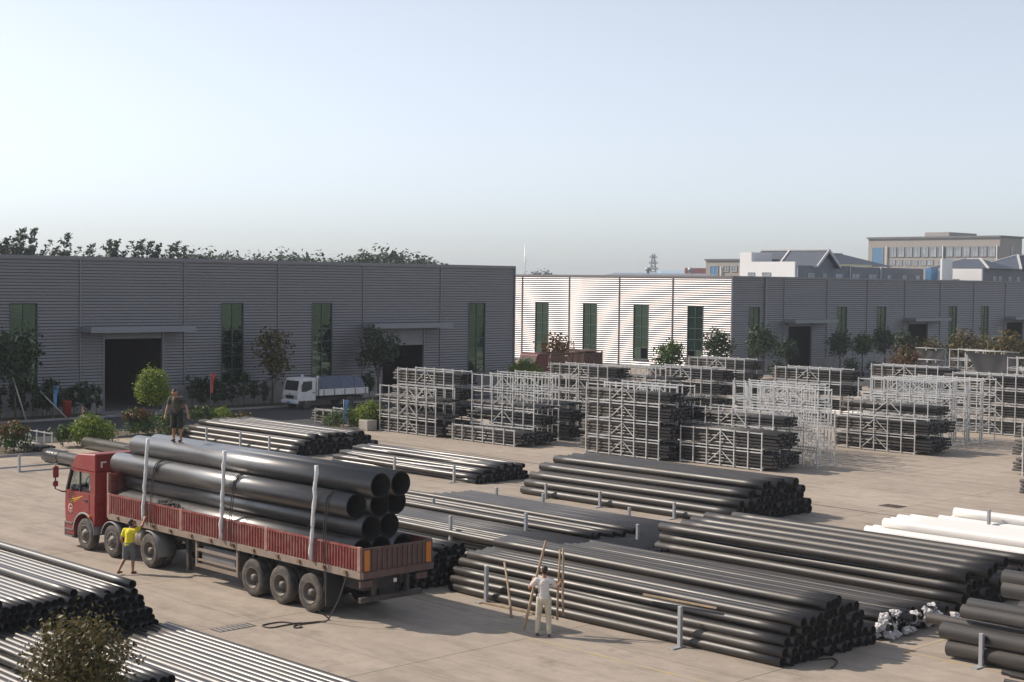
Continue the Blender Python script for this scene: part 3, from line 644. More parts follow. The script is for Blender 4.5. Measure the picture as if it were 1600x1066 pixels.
# plants along the grey workshop
colm = [crown_mesh('crown', [((0, 0, 1.45), (.34, .34, .75)), ((.06, 0, .9), (.3, .3, .5))], 260, .14, M['leafd'], s, .8) for s in (10, 11, 12)]
colt = trunk_mesh('trunk', .7, .035, M['bark'], 3, .2, .5, 9, 1.9)
for i, px in enumerate((6, 20, 34, 48, 63, 71, 79, 93, 110, 118, 127, 140, 151, 303, 312, 320, 330, 338, 346, 356, 366, 378, 392, 408, 565, 572)):
    y = PXp(px, 640, -87.6)[1]
    plant('columnar_shrub', 'dark slender shrub in the planting strip along the grey workshop', 'shrub', (-87.6+random.uniform(-.5, .5), y, .03), colm[i % 3], colt, 'slender shrubs along the grey workshop', sc=random.uniform(.85, 1.25))
tallc = crown_mesh('crown', [((0, 0, 3.7), (1.25, 1.2, 1.25)), ((.5, .3, 2.8), (.8, .8, .7)), ((-.5, -.2, 3.0), (.8, .8, .7))], 1500, .16, M['leafd'], 21, .9)
tallt = trunk_mesh('trunk', 2.0, .07, M['bark'], 6, .7, .4, 22, 3.8)
tallc2 = crown_mesh('crown', [((0, 0, 3.5), (1.0, 1.0, 1.3)), ((.3, .3, 2.5), (.7, .7, .7))], 1100, .16, M['leafb'], 23, .9)
y = PXp(24, 600, -87.2)[1]; plant('staked_tree', 'dark round crowned tree propped by a pale stake before the tall green window', 'tree', (-87.2, y, .03), tallc, tallt, sc=1.15)
pr = thing('tree_prop', 'pale slanted prop stake under the dark tree by the workshop', 'stake', (-86.6, y+.4, .05)); MB().tube([(0, 0, 0), (-.5, -.6, 2.6)], .045, 6).build('stake', M['barkw'], pr); MB().tube([(0.2, 2.6, 0), (-.6, 1.2, 1.7)], .045, 6).build('stake', M['barkw'], pr)
y = PXp(425, 600, -86.9)[1]; plant('young_tree', 'thin brownish tree beside the small white truck', 'tree', (-86.9, y, .03), tallc2, tallt, sc=1.12)
y = PXp(592, 600, -87.0)[1]; plant('young_tree', 'dark leafy tree beside the half shuttered door', 'tree', (-87.0, y, .03), tallc, tallt, sc=1.1)
# sunlit plants at the road edge
ballc = crown_mesh('crown', [((0, 0, 2.62), (.98, .98, .95)), ((0, .1, 3.0), (.75, .75, .75)), ((.1, -.1, 2.25), (.9, .9, .45))], 6500, .085, M['leafy'], 31, .6)
ballt = trunk_mesh('trunk', 2.0, .06, M['bark'], 5, .5, .75, 32, 2.9)
c = G(240, 678); plant('topiary_tree', 'bright green ball shaped tree on a thin trunk facing the wide door', 'tree', (c[0], c[1], 0), ballc, ballt)
bushc = crown_mesh('crown', [((0, 0, .8), (1.05, 1.05, .78)), ((.1, 0, 1.15), (.7, .7, .55)), ((-.5, .4, .6), (.7, .7, .5)), ((.7, -.2, .6), (.6, .6, .5))], 6000, .08, M['leafy'], 33, .7)
busht = trunk_mesh('trunk', .4, .04, M['bark'], 5, .5, .4, 34, 1.0)
c = G(142, 697); plant('round_bush', 'large bright yellow green bush behind the red cab', 'bush', (c[0], c[1], 0), bushc, busht)
plant('post_stub', 'dark weathered post standing in the bright bush', 'post', (c[0]-.2, c[1]-.3, 0), MB().tube([(0, 0, 0), (0, 0, 2.05)], .1, 7).mesh('post', M['woodd']), None, cname='post')
smallc = crown_mesh('crown', [((0, 0, .75), (.85, .6, .35)), ((.2, .2, .5), (.4, .4, .3))], 700, .1, M['leaf'], 35, .8)
c = G(98, 698); plant('small_bush', 'small dark green bush in a pot beside the bright bush', 'bush', (c[0], c[1], 0), smallc, busht, sc=.95)
redc = crown_mesh('crown', [((0, 0, .75), (1.0, 1.0, .6)), ((.3, 0, 1.1), (.6, .6, .4))], 900, .1, M['leaf'], 36, .8)
redtop = crown_mesh('red_shoots', [((.1, 0, 1.2), (.8, .8, .35))], 700, .1, M['leafr'], 37, .9)
for px, py, lab, sc in ((216, 682, 'round shrub with red young shoots next to the ball shaped tree', 1.), (22, 708, 'round shrub with red young shoots in front of the low empty rack', 1.), (262, 685, 'leafy green shrub at the feet of the standing man', .95), (380, 668, 'low reddish shrub at the edge of the dark road', .6)):
    c = G(px, py); o = plant('flowering_shrub', lab, 'shrub', (c[0], c[1], 0), redc, busht, sc=sc)
    if px != 262: inst('red_shoots', redtop, o)['kind'] = 'stuff'
c = G(345, 668); plant('round_bush', 'bright green dome bush behind the stacked pipes', 'bush', (c[0], c[1], 0), bushc, busht, sc=.72)
c = G(318, 668); plant('small_bush', 'thin twiggy shrub beside the green dome bush', 'bush', (c[0], c[1], 0), smallc, busht, sc=1.1)
for px, py, lab, cm_, sc in ((522, 672, 'speckled shrub beside the blue pennant', redc, .75), (548, 668, 'reddish low hedge shrub behind the concrete block', redc, .8), (577, 670, 'fresh green upright bush beside the steel racks', bushc, .95)):
    c = G(px, py); plant('hedge_bush', lab, 'bush', (c[0], c[1], .05), cm_, busht, sc=sc)
for px, py, cm_, lab in ((745, 640, bushc, 'bright bush glimpsed behind the racks near the second green window'), (822, 640, bushc, 'bright yellow green bush seen through the empty rack'), (700, 622, bushc, 'green bush behind the tall filled rack')):
    c = PYp(px, 590, 84); plant('hedge_bush', lab, 'bush', (c[0], 84, 0), cm_, busht, sc=1.6)
# trees in front of the far workshop
bl = crown_mesh('crown', [((0, 0, 2.9), (1.25, 1.25, 1.1)), ((.2, .1, 3.5), (.9, .9, .7))], 1100, .17, M['leafd'], 41, .8)
bl2 = crown_mesh('crown', [((0, 0, 2.9), (1.2, 1.2, 1.05)), ((-.2, .1, 3.4), (.9, .9, .75))], 1100, .17, M['leaf'], 42, .8)
blt = trunk_mesh('trunk', 2.1, .08, M['bark'], 5, .6, .7, 43, 3.2)
rnd = crown_mesh('crown', [((0, 0, .75), (.85, .85, .75))], 500, .13, M['leafd'], 44, .8)
for px, X, cm_, sc, lab in ((1045, -80, bl2, 1.0, 'green lollipop tree in front of the bright ribbed wall'), (1122, -84, bl, 1.12, 'dark bushy tree at the corner of the bright wall'), (1192, -88, bl, 1.15, 'dark tree before the first window of the shaded front'), (1229, -88, bl, .85, 'small dark tree beside the first far door'), (1312, -88, bl, 1.0, 'dark round tree before the second far window'), (1347, -88, bl2, .95, 'slim green tree before the shaded far front'), (1382, -88, bl, 1.05, 'dark round tree before the third far window'), (1415, -84, bl, 1.0, 'dark tree beside the second far door')):
    y = PXp(px, 560, X)[1]; plant('lollipop_tree', lab, 'tree', (X, y, 0), cm_, blt, 'trees in front of the far workshop', sc=sc)
for px, X, sc, in ((1214, -87, 1.), (1330, -87, 1.), (1363, -87, .7), (1240, -89.5, .6)):
    y = PXp(px, 575, X)[1]; plant('ball_shrub', 'small dark ball shrub at the foot of the far workshop', 'shrub', (X, y, 0), rnd, busht, 'ball shrubs at the far workshop', sc=sc)
brn = crown_mesh('crown', [((0, 0, 2.2), (1.3, 1.3, 1.3)), ((.5, .3, 3.0), (.9, .9, .8))], 1000, .17, M['leafb'], 45, .9)
redt = crown_mesh('crown', [((0, 0, 1.9), (1.2, 1.2, 1.2))], 900, .16, M['leafr'], 46, .9)
for px, Y, cm_, sc, lab in ((1416, 118, redt, 1.15, 'red leaved tree beside the black sheeted rack'), (1455, 135, brn, 1.0, 'yellowish bush before the second far door'), (1505, 132, brn, 1.25, 'broad yellow green bush above the white racks'), (1535, 135, brn, 1.1, 'yellow green bush before the last far window'), (1572, 118, brn, 1.35, 'brownish bushy tree in front of the large black sheet'), (870, 104, redt, 1.2, 'dark red leaved tree beside the old lorry'), (1590, 140, brn, 1.1, 'leafy bush in front of the last far door')):
    c = PYp(px, 560, Y); plant('bushy_tree', lab, 'tree', (c[0], Y, 0), cm_, blt, sc=sc)
# foreground tree top
nc = crown_mesh('crown', [((0, 0, 2.85), (.82, .82, .6)), ((-.25, .1, 3.05), (.55, .5, .5)), ((.35, .1, 2.95), (.55, .55, .5)), ((-.45, -.1, 2.5), (.5, .5, .5)), ((.4, -.1, 2.4), (.55, .5, .5)), ((0, 0, 2.1), (.7, .7, .4))], 7500, .044, M['leafb'], 51, .75, 2.0)
ntk = trunk_mesh('trunk', 1.7, .06, M['bark'], 9, .75, .6, 52, 3.1)
c = DEP(122, 1000, 23); plant('garden_tree', 'brown green small leaved tree standing in front of the grey pipe stack', 'tree', (c[0], c[1], 0), nc, ntk, sc=1.04)

# ================================================================== PIPES
def add_pipe(mb, p0, p1, r, n=8, wall=.09, inner=.8, bend=None, nl=1):
    """open tube from p0 to p1 with annular ends and inner walls"""
    p0 = np.array(p0, float); p1 = np.array(p1, float); d = p1-p0; L_ = np.linalg.norm(d); d /= L_
    u = np.array((0, 0, 1.)); a = np.cross(d, u); a /= np.linalg.norm(a); b = np.cross(a, d)
    cs = [(math.cos(2*math.pi*(k+.5)/n), math.sin(2*math.pi*(k+.5)/n)) for k in range(n)]
    def ring(t, rr):
        c = p0+d*(t*L_)
        if bend: dy, dz = bend(t); c = c+np.array((0, dy, dz))
        return [c+rr*(x*a+y*b) for x, y in cs]
    ts = [i/nl for i in range(nl+1)]; ri = r*(1-wall*2); ti = min(.45, inner/L_)
    rings = [ring(ti, ri), ring(0, ri)]+[ring(t, r) for t in ts]+[ring(1, ri), ring(1-ti, ri)]
    vs = [v for g in rings for v in g]; m = len(rings)
    base = len(mb.v)
    if not hasattr(mb, 'mi'): mb.mi = []
    mb.mi += [1 if i in (0, 1, m-3, m-2) else 0 for i in range(m-1) for k in range(n)]+[1, 1]
    fs = [(i*n+k, i*n+(k+1) % n, (i+1)*n+(k+1) % n, (i+1)*n+k) for i in range(m-1) for k in range(n)]
    mb.v += [tuple(v) for v in vs]; mb.f += [tuple(base+q for q in f_) for f_ in fs]
    mb.sm += [not (i in (1, m-3)) for i in range(m-1) for k in range(n)]
    # dark plugs deep inside
    mb.f += [tuple(base+k for k in range(n)), tuple(base+(m-1)*n+k for k in range(n))[::-1]]; mb.sm += [False]*2
def quick(mb, name, m):
    me = bpy.data.meshes.new(name); me.from_pydata(mb.v, [], mb.f); me.polygons.foreach_set('use_smooth', mb.sm); me.materials.append(m); me.materials.append(M['pipewhite'] if m is M['pipewhite'] else M['pipeend']); me.polygons.foreach_set('material_index', mb.mi); me.update(); return me
def pipe_variants(L_, r, m, nvar, sag, seg=18, nl=12, wall=.09):
    out = []
    for k in range(nvar):
        a1, a2, a3 = random.uniform(-1, 1), random.uniform(-1, 1), random.uniform(-.6, .6)
        def bend(t, a1=a1, a2=a2, a3=a3): return sag*(a1*math.sin(math.pi*t)+.5*a2*math.sin(2*math.pi*t)), 0.25*sag*a3*math.sin(math.pi*t)
        mb = MB(); add_pipe(mb, (-L_/2, 0, 0), (L_/2, 0, 0), r, seg, wall, 1.2, bend if sag else None, nl if sag else 1); out.append(quick(mb, 'pipe', m))
    return out
NP = [0]; ORD = ('lowest', 'second', 'third', 'fourth', 'fifth', 'sixth', 'seventh')
def pile(label, group, y0, counts, xL, xR, D, m, sag=.05, jit=.12, z0=0., offs=None, stagger=None, extra=(), stufflabel=None, bow=None, allout=False):
    """hexagonally stacked pipes along X. counts per row from below; exposed ones are objects, hidden ones one stuff mesh"""
    short = label.split(' in the ', 1)[1] if ' in the ' in label else label.split(' of the ', 1)[-1]
    r = D/2; L_ = xR-xL; var = pipe_variants(L_, r, M[m], 4, sag); P = []
    for k, n in enumerate(counts):
        o = (offs[k] if offs else k*r)
        for i in range(n): P.append((y0+r+o+i*D*1.004, z0+r+k*D*.868, k))
    for (y, z) in extra: P.append((y, z, 99))
    st = MB(); ns = 0
    for (y, z, k) in P:
        above = sum(1 for (b, c, kk) in P if kk == k+1 and abs(b-y) < D*.75); first = y == min(b for (b, c, kk) in P if kk == k)
        seen = any(-5 < PROJ(x_, y, z)[0] < 1605 and PROJ(x_, y, z)[1] < 1072 for x_ in np.linspace(xL, xR, 7))
        dx = random.uniform(-jit, jit)*(1. if k == 99 or above < 1 else .35)
        if bow: by, bz = bow(y, z)
        if seen and (k == 99 or allout or above < 1 or first):
            o = inst('pipe', random.choice(var), None, ((xL+xR)/2+dx, y, z+.002), (random.choice((0, math.pi)), 0, random.choice((0, math.pi)) if not stagger else 0))
            tag(o, (f'{ORD[k]} pipe up the sunlit flank of the {short}' if first and k < 9 else f'single pipe lying on top of the {short}' if k == 99 else label), 'pipe', group); NP[0] += 1
        else:
            add_pipe(st, (xL+dx, y, z), (xR+dx, y, z), r*.99, 10, .09, .8); ns += 1
    if ns:
        o = bpy.data.objects.new('inner_pipes', quick(st, 'inner_pipes', M[m])); link(o); tag(o, stufflabel or ('inner layers of '+group), 'pipes', None, 'stuff')
def stanchion(x, y, h, y2=None, label='grey steel post on a floor plate beside a pipe stack', group='stanchions around the pipe stacks'):
    o = thing('stanchion', label, 'post', (x, y, 0), 0, group)
    MB().box(-.05, .05, -.05, .05, .03, h).build('post', M['galvd'], o, bevel=.008)
    MB().box(-.09, .09, -.35, .12, .004, .03).build('foot', M['galvd'], o)
    return o
# --- A: front pile that the man with poles faces
pile('long black pipe in the pile faced by the man with poles', 'black pipes in the pile before the man with poles', 28.45, (15, 15, 14, 12, 11, 4), -31.9, -20.4, .252, 'pipe', .10, .25,
     offs=(0, .0, .13, .38, .5, 1.6), stufflabel='inner black pipes of the pile before the man with poles')
stanchion(-23.3, 28.28, 1.0); stanchion(-30.2, 28.28, 1.0)
# --- A2: thinner pipes with plastic wrapped ends
pile('slim black pipe in the low stack with plastic wrapped ends', 'slim black pipes with wrapped ends', 32.5, (17, 16, 13), -33.0, -20.5, .20, 'pipe', .07, .35, offs=(0, .1, .5))
for i in range(34):
    row = 0 if i < 15 else (1 if i < 28 else 2); y = 32.55+(i if row == 0 else (i-15 if row == 1 else i-28))*(.245 if row < 2 else .5)+random.uniform(-.04, .04); z = .11+.19*row+random.uniform(-.03, .05)
    if y > 36.2: continue
    m = MB(); mm = bmesh.new(); bmesh.ops.create_icosphere(mm, subdivisions=3, radius=.13)
    for v in mm.verts:
        d = .8+.6*mnoise.noise(v.co*9+Vector((i*3.1, 0, 0)))+.35*mnoise.noise(v.co*23+Vector((0, i*2.3, 0))); v.co = Vector((v.co.x*1.25*d, v.co.y*.85*d, v.co.z*.95*d))
    me = bpy.data.meshes.new('plastic_bag'); mm.to_mesh(me); mm.free(); me.materials.append(M['film'])
    o = inst('plastic_bag', me, None, (-20.4+random.uniform(-.28, .12), y, max(.14, z)), (random.uniform(0, 6), 0, 0)); tag(o, 'crumpled white plastic bag tied over a slim pipe end', 'plastic bag', 'plastic bags over the pipe ends')
# --- B: wide pile of thicker pipes with spaced top pipes
pile('thick black pipe in the wide pile beyond the wrapped pipe ends', 'thick black pipes in the wide pile', 36.5, (14, 13, 13), -31.4, -20.6, .315, 'pipe', .05, .35,
     offs=(0, .16, .3), extra=[(36.95, 1.03), (37.9, 1.04), (38.75, 1.04), (39.7, 1.05), (40.5, 1.05)])
# --- C: pile beside the tall racks
pile('thick black pipe in the pile in front of the tall racks', 'thick black pipes before the racks', 43.9, (16, 15, 13, 10, 7), -45.0, -34.0, .325, 'pipe', .05, .3, offs=(0, .16, .55, 1.3, 2.0))
for x in (-43.2, -40.2, -36.4): stanchion(x, 43.72, .62)
# --- D: pile behind the loaded lorry
pile('black pipe in the stack behind the loaded lorry', 'black pipes stacked behind the loaded lorry', 44.4, (18, 17, 16), -72.0, -61.3, .29, 'pipegrey', .05, .35, offs=(0, .15, .3), extra=[(45.4+.4*i, .905) for i in range(9)])
for x in (-69.2, -66.0, -63.4): stanchion(x, 44.2, .85)
# --- E: wavy thin pipes
pile('slim wavy black pipe in the bowed stack', 'slim wavy pipes in the bowed stack', 44.4, (16, 15, 12, 8), -58.5, -48.2, .205, 'pipegrey', .30, .3, offs=(0, .1, .5, 1.2))
for x in (-53.4, -49.3): stanchion(x, 44.15, .75)
# --- G: pile right behind the lorry tail
pile('slim black pipe in the pile behind the lorry tailgate', 'slim pipes behind the lorry tailgate', 27.15, (14, 14, 13, 12, 10, 8, 5), -44.5, -32.6, .19, 'pipegrey', .05, .3, offs=(0, .05, .15, .3, .7, 1.1, 1.5))
# --- F: flat field of thin pipes
ff = MB()
for k in range(62):
    y = 33.2+k*.124
    for row in range(4):
        if row == 3 or k == 0: add_pipe(ff, (-45.5+random.uniform(-.3, .3)+max(0, (y-37)*.3), y, .062+row*.112), (-31.0+random.uniform(-.3, .3), y+random.uniform(-.05, .05), .062+row*.112), .06, 8, .1, .5)
o = bpy.data.objects.new('thin_pipes', quick(ff, 'thin_pipes', M['pipegrey'])); link(o); tag(o, 'flat field of very thin grey pipes between the piles', 'pipes', None, 'stuff')
for lab, grp, ys, xl, xr, z in (('loose grey pipe lying across the field of thin pipes', 'loose pipes on the thin pipe field', (36.1, 36.35, 36.9, 37.3, 38.0), -46, -33.2, .52), ('loose black pipe on the near edge of the thin pipe field', 'loose pipes at the near edge', (32.95, 33.2, 33.45, 33.75), -44.0, -32.4, .53)):
    vr = pipe_variants(xr-xl, .1, M['pipe'], 3, .12)
    for y in ys:
        o = inst('pipe', random.choice(vr), None, ((xl+xr)/2+random.uniform(-.5, .5), y, z+.03), (0, 0, random.uniform(-.012, .012))); tag(o, lab, 'pipe', grp)
for x, y, h in ((-36.1, 35.6, 1.05), (-37.0, 33.0, 1.1), (-32.5, 37.2, .95), (-40.6, 40.95, .75), (-43.2, 40.95, .7), (-36.2, 40.95, .72), (-42.0, 36.6, .8)): stanchion(x, y, h)
# --- white pipes
vw = pipe_variants(13, .185, M['pipewhite'], 3, .02)
for i in range(9):
    o = inst('pipe', vw[i % 3], None, (-22.9+random.uniform(-.15, .15)+.05*i, 46.05+i*.375, .187)); tag(o, 'white plastic pipe in the low white stack', 'pipe', 'white pipes in the low stack')
for i in range(5):
    o = inst('pipe', vw[i % 3], None, (-22.4+random.uniform(-.2, .2), 46.25+i*.375, .187+.322)); tag(o, 'white plastic pipe in the low white stack', 'pipe', 'white pipes in the low stack')
for i in range(3):
    o = inst('pipe', vw[i % 3], None, (-22.6+.3*i, 50.3+i*.38, .187+(0.0))); tag(o, 'white plastic pipe lying apart behind the white stack', 'pipe', 'white pipes lying apart')
o = inst('pipe', vw[1], None, (-22.1, 50.5, .51)); tag(o, 'white plastic pipe lying apart behind the white stack', 'pipe', 'white pipes lying apart')
stanchion(-27.0, 50.05, .85)
# --- T: thick dull pipes at the right
for (px, py, y, D, xl, m) in ((1483, 1012, 32.45, .40, -18.4, 'pipedull'), (1473, 985, 32.55, .40, -18.6, 'pipedull'), (1450, 965, 33.0, .26, -19.3, 'pipe'), (1505, 955, 33.25, .34, -18.3, 'pipedull'), (1515, 945, 33.65, .34, -18.2, 'pipedull'), (1570, 920, 35.0, .42, -17.9, 'pipedull'), (1570, 903, 35.1, .42, -17.95, 'pipedull')):
    c = PXp(px, py, xl); z = max(D/2, c[2]); y = c[1]
    mb = MB(); add_pipe(mb, (0, 0, 0), (12, 0, 0), D/2, 22, .06, 1.2)
    o = bpy.data.objects.new('pipe', quick(mb, 'pipe', M[m])); link(o); o.location = (xl, y, z+.002); tag(o, 'thick dull grey pipe in the stack next to the yellow floor line', 'pipe', 'thick dull pipes by the yellow line')
for (y, z, D) in ((32.85, .2, .4), (33.25, .2, .4), (33.65, .2, .4), (34.05, .2, .4), (34.45, .2, .4), (34.85, .2, .4), (35.25, .2, .4), (33.05, .56, .4), (33.5, .55, .4), (33.9, .55, .4), (34.3, .55, .4), (34.75, .55, .4), (35.1, .55, .4), (34.6, .9, .36), (34.95, .88, .36)):
    mb = MB(); add_pipe(mb, (0, 0, 0), (12, 0, 0), D/2, 16, .06, 1.2)
    o = bpy.data.objects.new('pipe', quick(mb, 'pipe', M['pipedull'])); link(o); o.location = (-17.7+random.uniform(-.3, .3), y, z+.002); tag(o, 'thick dull grey pipe in the stack next to the yellow floor line', 'pipe', 'thick dull pipes by the yellow line')
stanchion(-17.45, 32.15, .78)
vs_ = pipe_variants(8, .055, M['pipe'], 2, .0)
for i, (px, py) in enumerate(((1566, 1050), (1578, 1054), (1570, 1064))):
    c = G(px, py, .06); o = inst('pipe', vs_[i % 2], None, (c[0]+4, c[1], .058)); tag(o, 'thin dark pipe lying loose on the floor beside the thick dull pipes', 'pipe', 'thin loose pipes on the floor')
# --- L: shiny grey pipes in front
pile('slim shiny grey pipe in the tall stack behind the small leaved tree', 'shiny pipes in the tall front stack', 12.3, (35, 35, 34, 33, 32, 31, 30), -44.5, -32.6, .205, 'pipegrey', .02, .25, offs=(0, .05, .1, .2, .25, .35, .4), extra=[(18.75, 1.36), (17.2, 1.352), (15.3, 1.352)])
pile('slim shiny grey pipe in the low stack under the small leaved tree', 'shiny pipes in the low front stack', 13.0, (32, 32), -32.2, -20.2, .205, 'pipegrey', .02, .12, offs=(0, .05))
pile('shiny grey pipe in the upper tier of the low front stack', 'shiny pipes in the upper tier', 14.6, (9, 8), -38.0, -26.6, .2, 'pipegrey', .02, .1, z0=.385, offs=(0, .1))
pile('slim grey pipe in the short stack past the lorry cab', 'slim pipes past the lorry cab', 16.4, (17, 16, 15, 14, 11, 8), -54, -42.9, .205, 'pipegrey', .02, .25)
rod = thing('steel_rod', 'long rusty rod lying on the floor beside the shiny pipes', 'rod', (-33.2, 19.78, .02)); MB().tube([(0, 0, 0), (4, .25, 0), (9, .5, 0)], .022, 6).build('shaft', M['rust'], rod)
# --- two big pipes behind the cab
big = MB(); add_pipe(big, (-6, 0, 0), (6, 0, 0), .315, 28, .07, 1.5); bigm = quick(big, 'pipe', M['pipebig'])
c0 = G(57, 712, .315); o = inst('pipe', bigm, None, (c0[0]+6, c0[1]+.35, .317), (0, 0, -.03)); tag(o, 'large black pipe with film wrapped end lying behind the red cab', 'pipe')
fm = MB(); fm.lathe([(-6.02, .12), (-6.03, .29), (-6.0, .325), (-5.5, .332), (-5.0, .325), (-4.4, .329)], 'x', (0, 0, 0), 28); fm.build('film_wrap', M['filmd'], o)
c0 = G(125, 692, .315); o = inst('pipe', bigm, None, (c0[0]+6.1, c0[1]+.2, .317), (0, 0, -.02)); tag(o, 'large bare black pipe lying beside the bright bush', 'pipe')

# ================================================================== STEEL RACKS
RL, RD, RH = 5.02, 1.32, .915
post_me = MB().box(-.026, .026, -.026, .026, 0, RH-.03).mesh('post', M['galv'])
rail_me = MB().box(0, RL, -.022, .022, -.026, .026).mesh('rail', M['galv'])
cross_me = MB().box(-.022, .022, .03, RD-.03, -.025, .025).mesh('cross_beam', M['galv'])
bay = RL/6
brace_a = MB().bar((2*bay, 0, .12), (3*bay-.02, 0, RH-.12), .04, .04, (0, 1, 0)).mesh('brace', M['galv'])
brace_b = MB().bar((4*bay, 0, .12), (3*bay+.02, 0, RH-.12), .04, .04, (0, 1, 0)).mesh('brace', M['galv'])
foot_me = MB().lathe([(-.06, .045), (-.03, .05), (0, .035), (.03, .03)], 'z', (0, 0, 0), 8).mesh('foot', M['galv'])
def rack(x, y, z, label, group, braces=True):
    o = thing('pipe_rack', label, 'rack', (x, y, z), 0, group)
    for s in (0, 1):
        yy = s*RD
        inst('rail', rail_me, o, (0, yy, .085)); inst('rail', rail_me, o, (0, yy, RH-.055))
        for i in range(7):
            inst('post', post_me, o, (i*bay+(.026 if i == 0 else -.026 if i == 6 else 0), yy+(-.05 if s == 0 else .05), .045))
        if braces: inst('brace', brace_a, o, (0, yy, 0)); inst('brace', brace_b, o, (0, yy, 0))
    for i in (0, 2, 4, 6): inst('cross_beam', cross_me, o, (min(max(i*bay, .03), RL-.03), 0, .14))
    for i in (0, 6):
        for yy in (-.05, RD+.05): inst('foot', foot_me, o, (i*bay+(.026 if i == 0 else -.026), yy, .062))
    return o
LV = ('bottom', 'second', 'third', 'topmost')
def rack_stack(desc, x, y, fills, seed=0, braces=True, group=None, D=.13):
    rg = random.Random(seed); st = MB(); n = len(fills); np_ = 0
    for k, fcode in enumerate(fills):
        z = k*RH
        lv = 'only' if n == 1 else ('topmost' if k == n-1 else LV[k])
        what = {'f': 'filled', 'h': 'half filled', 'q': 'sparsely filled', 'e': 'empty', 't': 'overfilled'}[fcode]
        rack(x, y, z, f'{what} galvanised pipe rack, {lv} of {desc}', 'galvanised pipe racks', braces)
        rows = {'f': 4, 'h': 3, 'q': 1, 'e': 0, 't': 5}[fcode]; sh = rg.uniform(-.25, .25)
        for r_ in range(rows):
            for i in range(9):
                if rg.random() < .05: continue
                yy = y+.09+i*.138+(.03 if r_ % 2 else 0)
                if 1 < i < 8 and r_ < rows-1 and r_ > 0: 
                    pass
                dx = sh+rg.uniform(-.12, .12)
                add_pipe(st, (x-.42+dx, yy, z+.235+r_*.158), (x+RL+.62+dx, yy+rg.uniform(-.02, .02), z+.235+r_*.158+rg.uniform(-.01, .01)), D/2, 8, .1, .35); np_ += 1
    if np_:
        o = bpy.data.objects.new('racked_pipes', quick(st, 'racked_pipes', M['piperack'])); link(o); tag(o, 'thin black pipes lying in '+desc, 'pipes', None, 'stuff')
rack_stack('the stack beside the concrete block', -69.2, 56.1, 'hqq', 1)
rack_stack('the tall row behind the concrete block', -69.7, 57.85, 'ffff', 2)
rack_stack('the low single row before the half empty stack', -62.9, 56.2, 'f', 3, False)
rack_stack('the half empty stack behind the low single rack', -63.0, 57.75, 'hhqe', 4)
rack_stack('the bare topped stack before the old lorry', -63.9, 60.6, 'ffqe', 5)
x = PYp(905, 640, 64)[0]; rack_stack('the short dark stack between two tall stacks', x-RL, 64, 'ff', 6)
rack_stack('the tall stack behind the thick black pipes', -53.9, 57.5, 'fffh', 7)
x = PYp(941, 599, 59)[0]; rack_stack('the row backing that tall stack', x, 59.2, 'fffq', 8)
rack_stack('the low stack nearest the thick black pipes', -48.1, 58.2, 'ft', 9)
rack_stack('the stack backing the low stack', -48.55, 59.68, 'ffh', 10)
for k, yy in enumerate((61.15, 62.7, 64.25, 65.8)):
    rack_stack(f'{("first", "second", "third", "last")[k]} bare row behind the low stack', -47.0-1.25*k, yy, 'eee' if k == 0 else 'eeee', 20+k)
x = PYp(1017, 571, 74)[0]; rack_stack('the tall filled stack in the back row', x, 74, 'ffff', 11)
x = PYp(861.5, 567, 70)[0]; rack_stack('the tall stack near the old lorry', x, 70, 'ffff', 12); rack_stack('the row backing the stack near the old lorry', x+3.4, 71.6, 'fffq', 13)
x = PYp(1077, 558, 85)[0]; rack_stack('the far stack under the lollipop trees', x, 85, 'ffff', 14)
rack_stack('the two high stack on the open concrete', -47.25, 70.35, 'ff', 15)
rack_stack('the stack backing the two high stack', -47.4, 71.85, 'ffh', 16)
for k, yy in enumerate((73.9, 75.4, 76.9, 78.4)): rack_stack(f'{("first", "second", "third", "last")[k]} bare row behind the two high stack', -48.1+.1*k, yy, 'eeee', 30+k)
rack_stack('the tall filled stack beyond the bare frames', -48.0, 84.1, 'ffff', 17)
x = PYp(1362, 574, 88)[0]; rack_stack('the stack in line with the tall filled one', x, 88, 'ffff', 18)
x = PYp(1315, 592, 80)[0]; rack_stack('the long dark stack behind the bare frames', x-RL, 80, 'ffff', 19)
for k, (px, py) in enumerate(((1585, 742), (1585, 716), (1590, 778))):
    c = G(px, py); rack_stack(f'the {("middle", "rear", "front")[k]} stack at the yard edge', c[0]+.4, c[1], 'ff' if k < 2 else 'f', 40+k)
x = PYp(0, 700, 30)[0]
c = G(68, 705); rack_stack('the planting bed behind red shoots', c[0]-RL+.0, c[1]-.9, 'q', 44)
# far storage: sheets and racks near the red leaved tree
def tarp_heap(label, x0, x1, y, z0, z1, slope, seed):
    """sagging black sheet hung over a frame: a curved surface with thickness"""
    o = thing('black_sheet', label, 'sheet', (x0, y, 0)); m = MB(); nx, nz = 14, 8; L_ = x1-x0; vs = []
    for s in (0, 1):
        for i in range(nx+1):
            for j in range(nz+1):
                u, v = i/nx, j/nz; fold = .18*mnoise.noise((u*6+seed, v*1.2, seed))+.08*math.sin(u*17+seed)
                vs.append((u*L_+(1-v)*slope*(1-u)**2*L_*.25, -(1-v)**2*1.1+fold*(1-v*.5)+.05*s, z0+(z1-z0)*v-.2*math.sin(math.pi*u)*v))
    N_ = (nx+1)*(nz+1); fs = []
    for s in (0, 1):
        for i in range(nx):
            for j in range(nz): a = s*N_+i*(nz+1)+j; fs.append((a, a+nz+1, a+nz+2, a+1))
    m.add(vs, fs, True).build('sheet', M['tarp'], o)
    for u in (.02, .35, .68, .98): MB().tube([(u*L_, .12, 0), (u*L_, .12, z1)], .05, 6).build('support', M['galvd'], o)
    MB().tube([(0, .1, z1+.03), (L_, .1, z1+.03)], .05, 6).build('rail', M['galvd'], o)
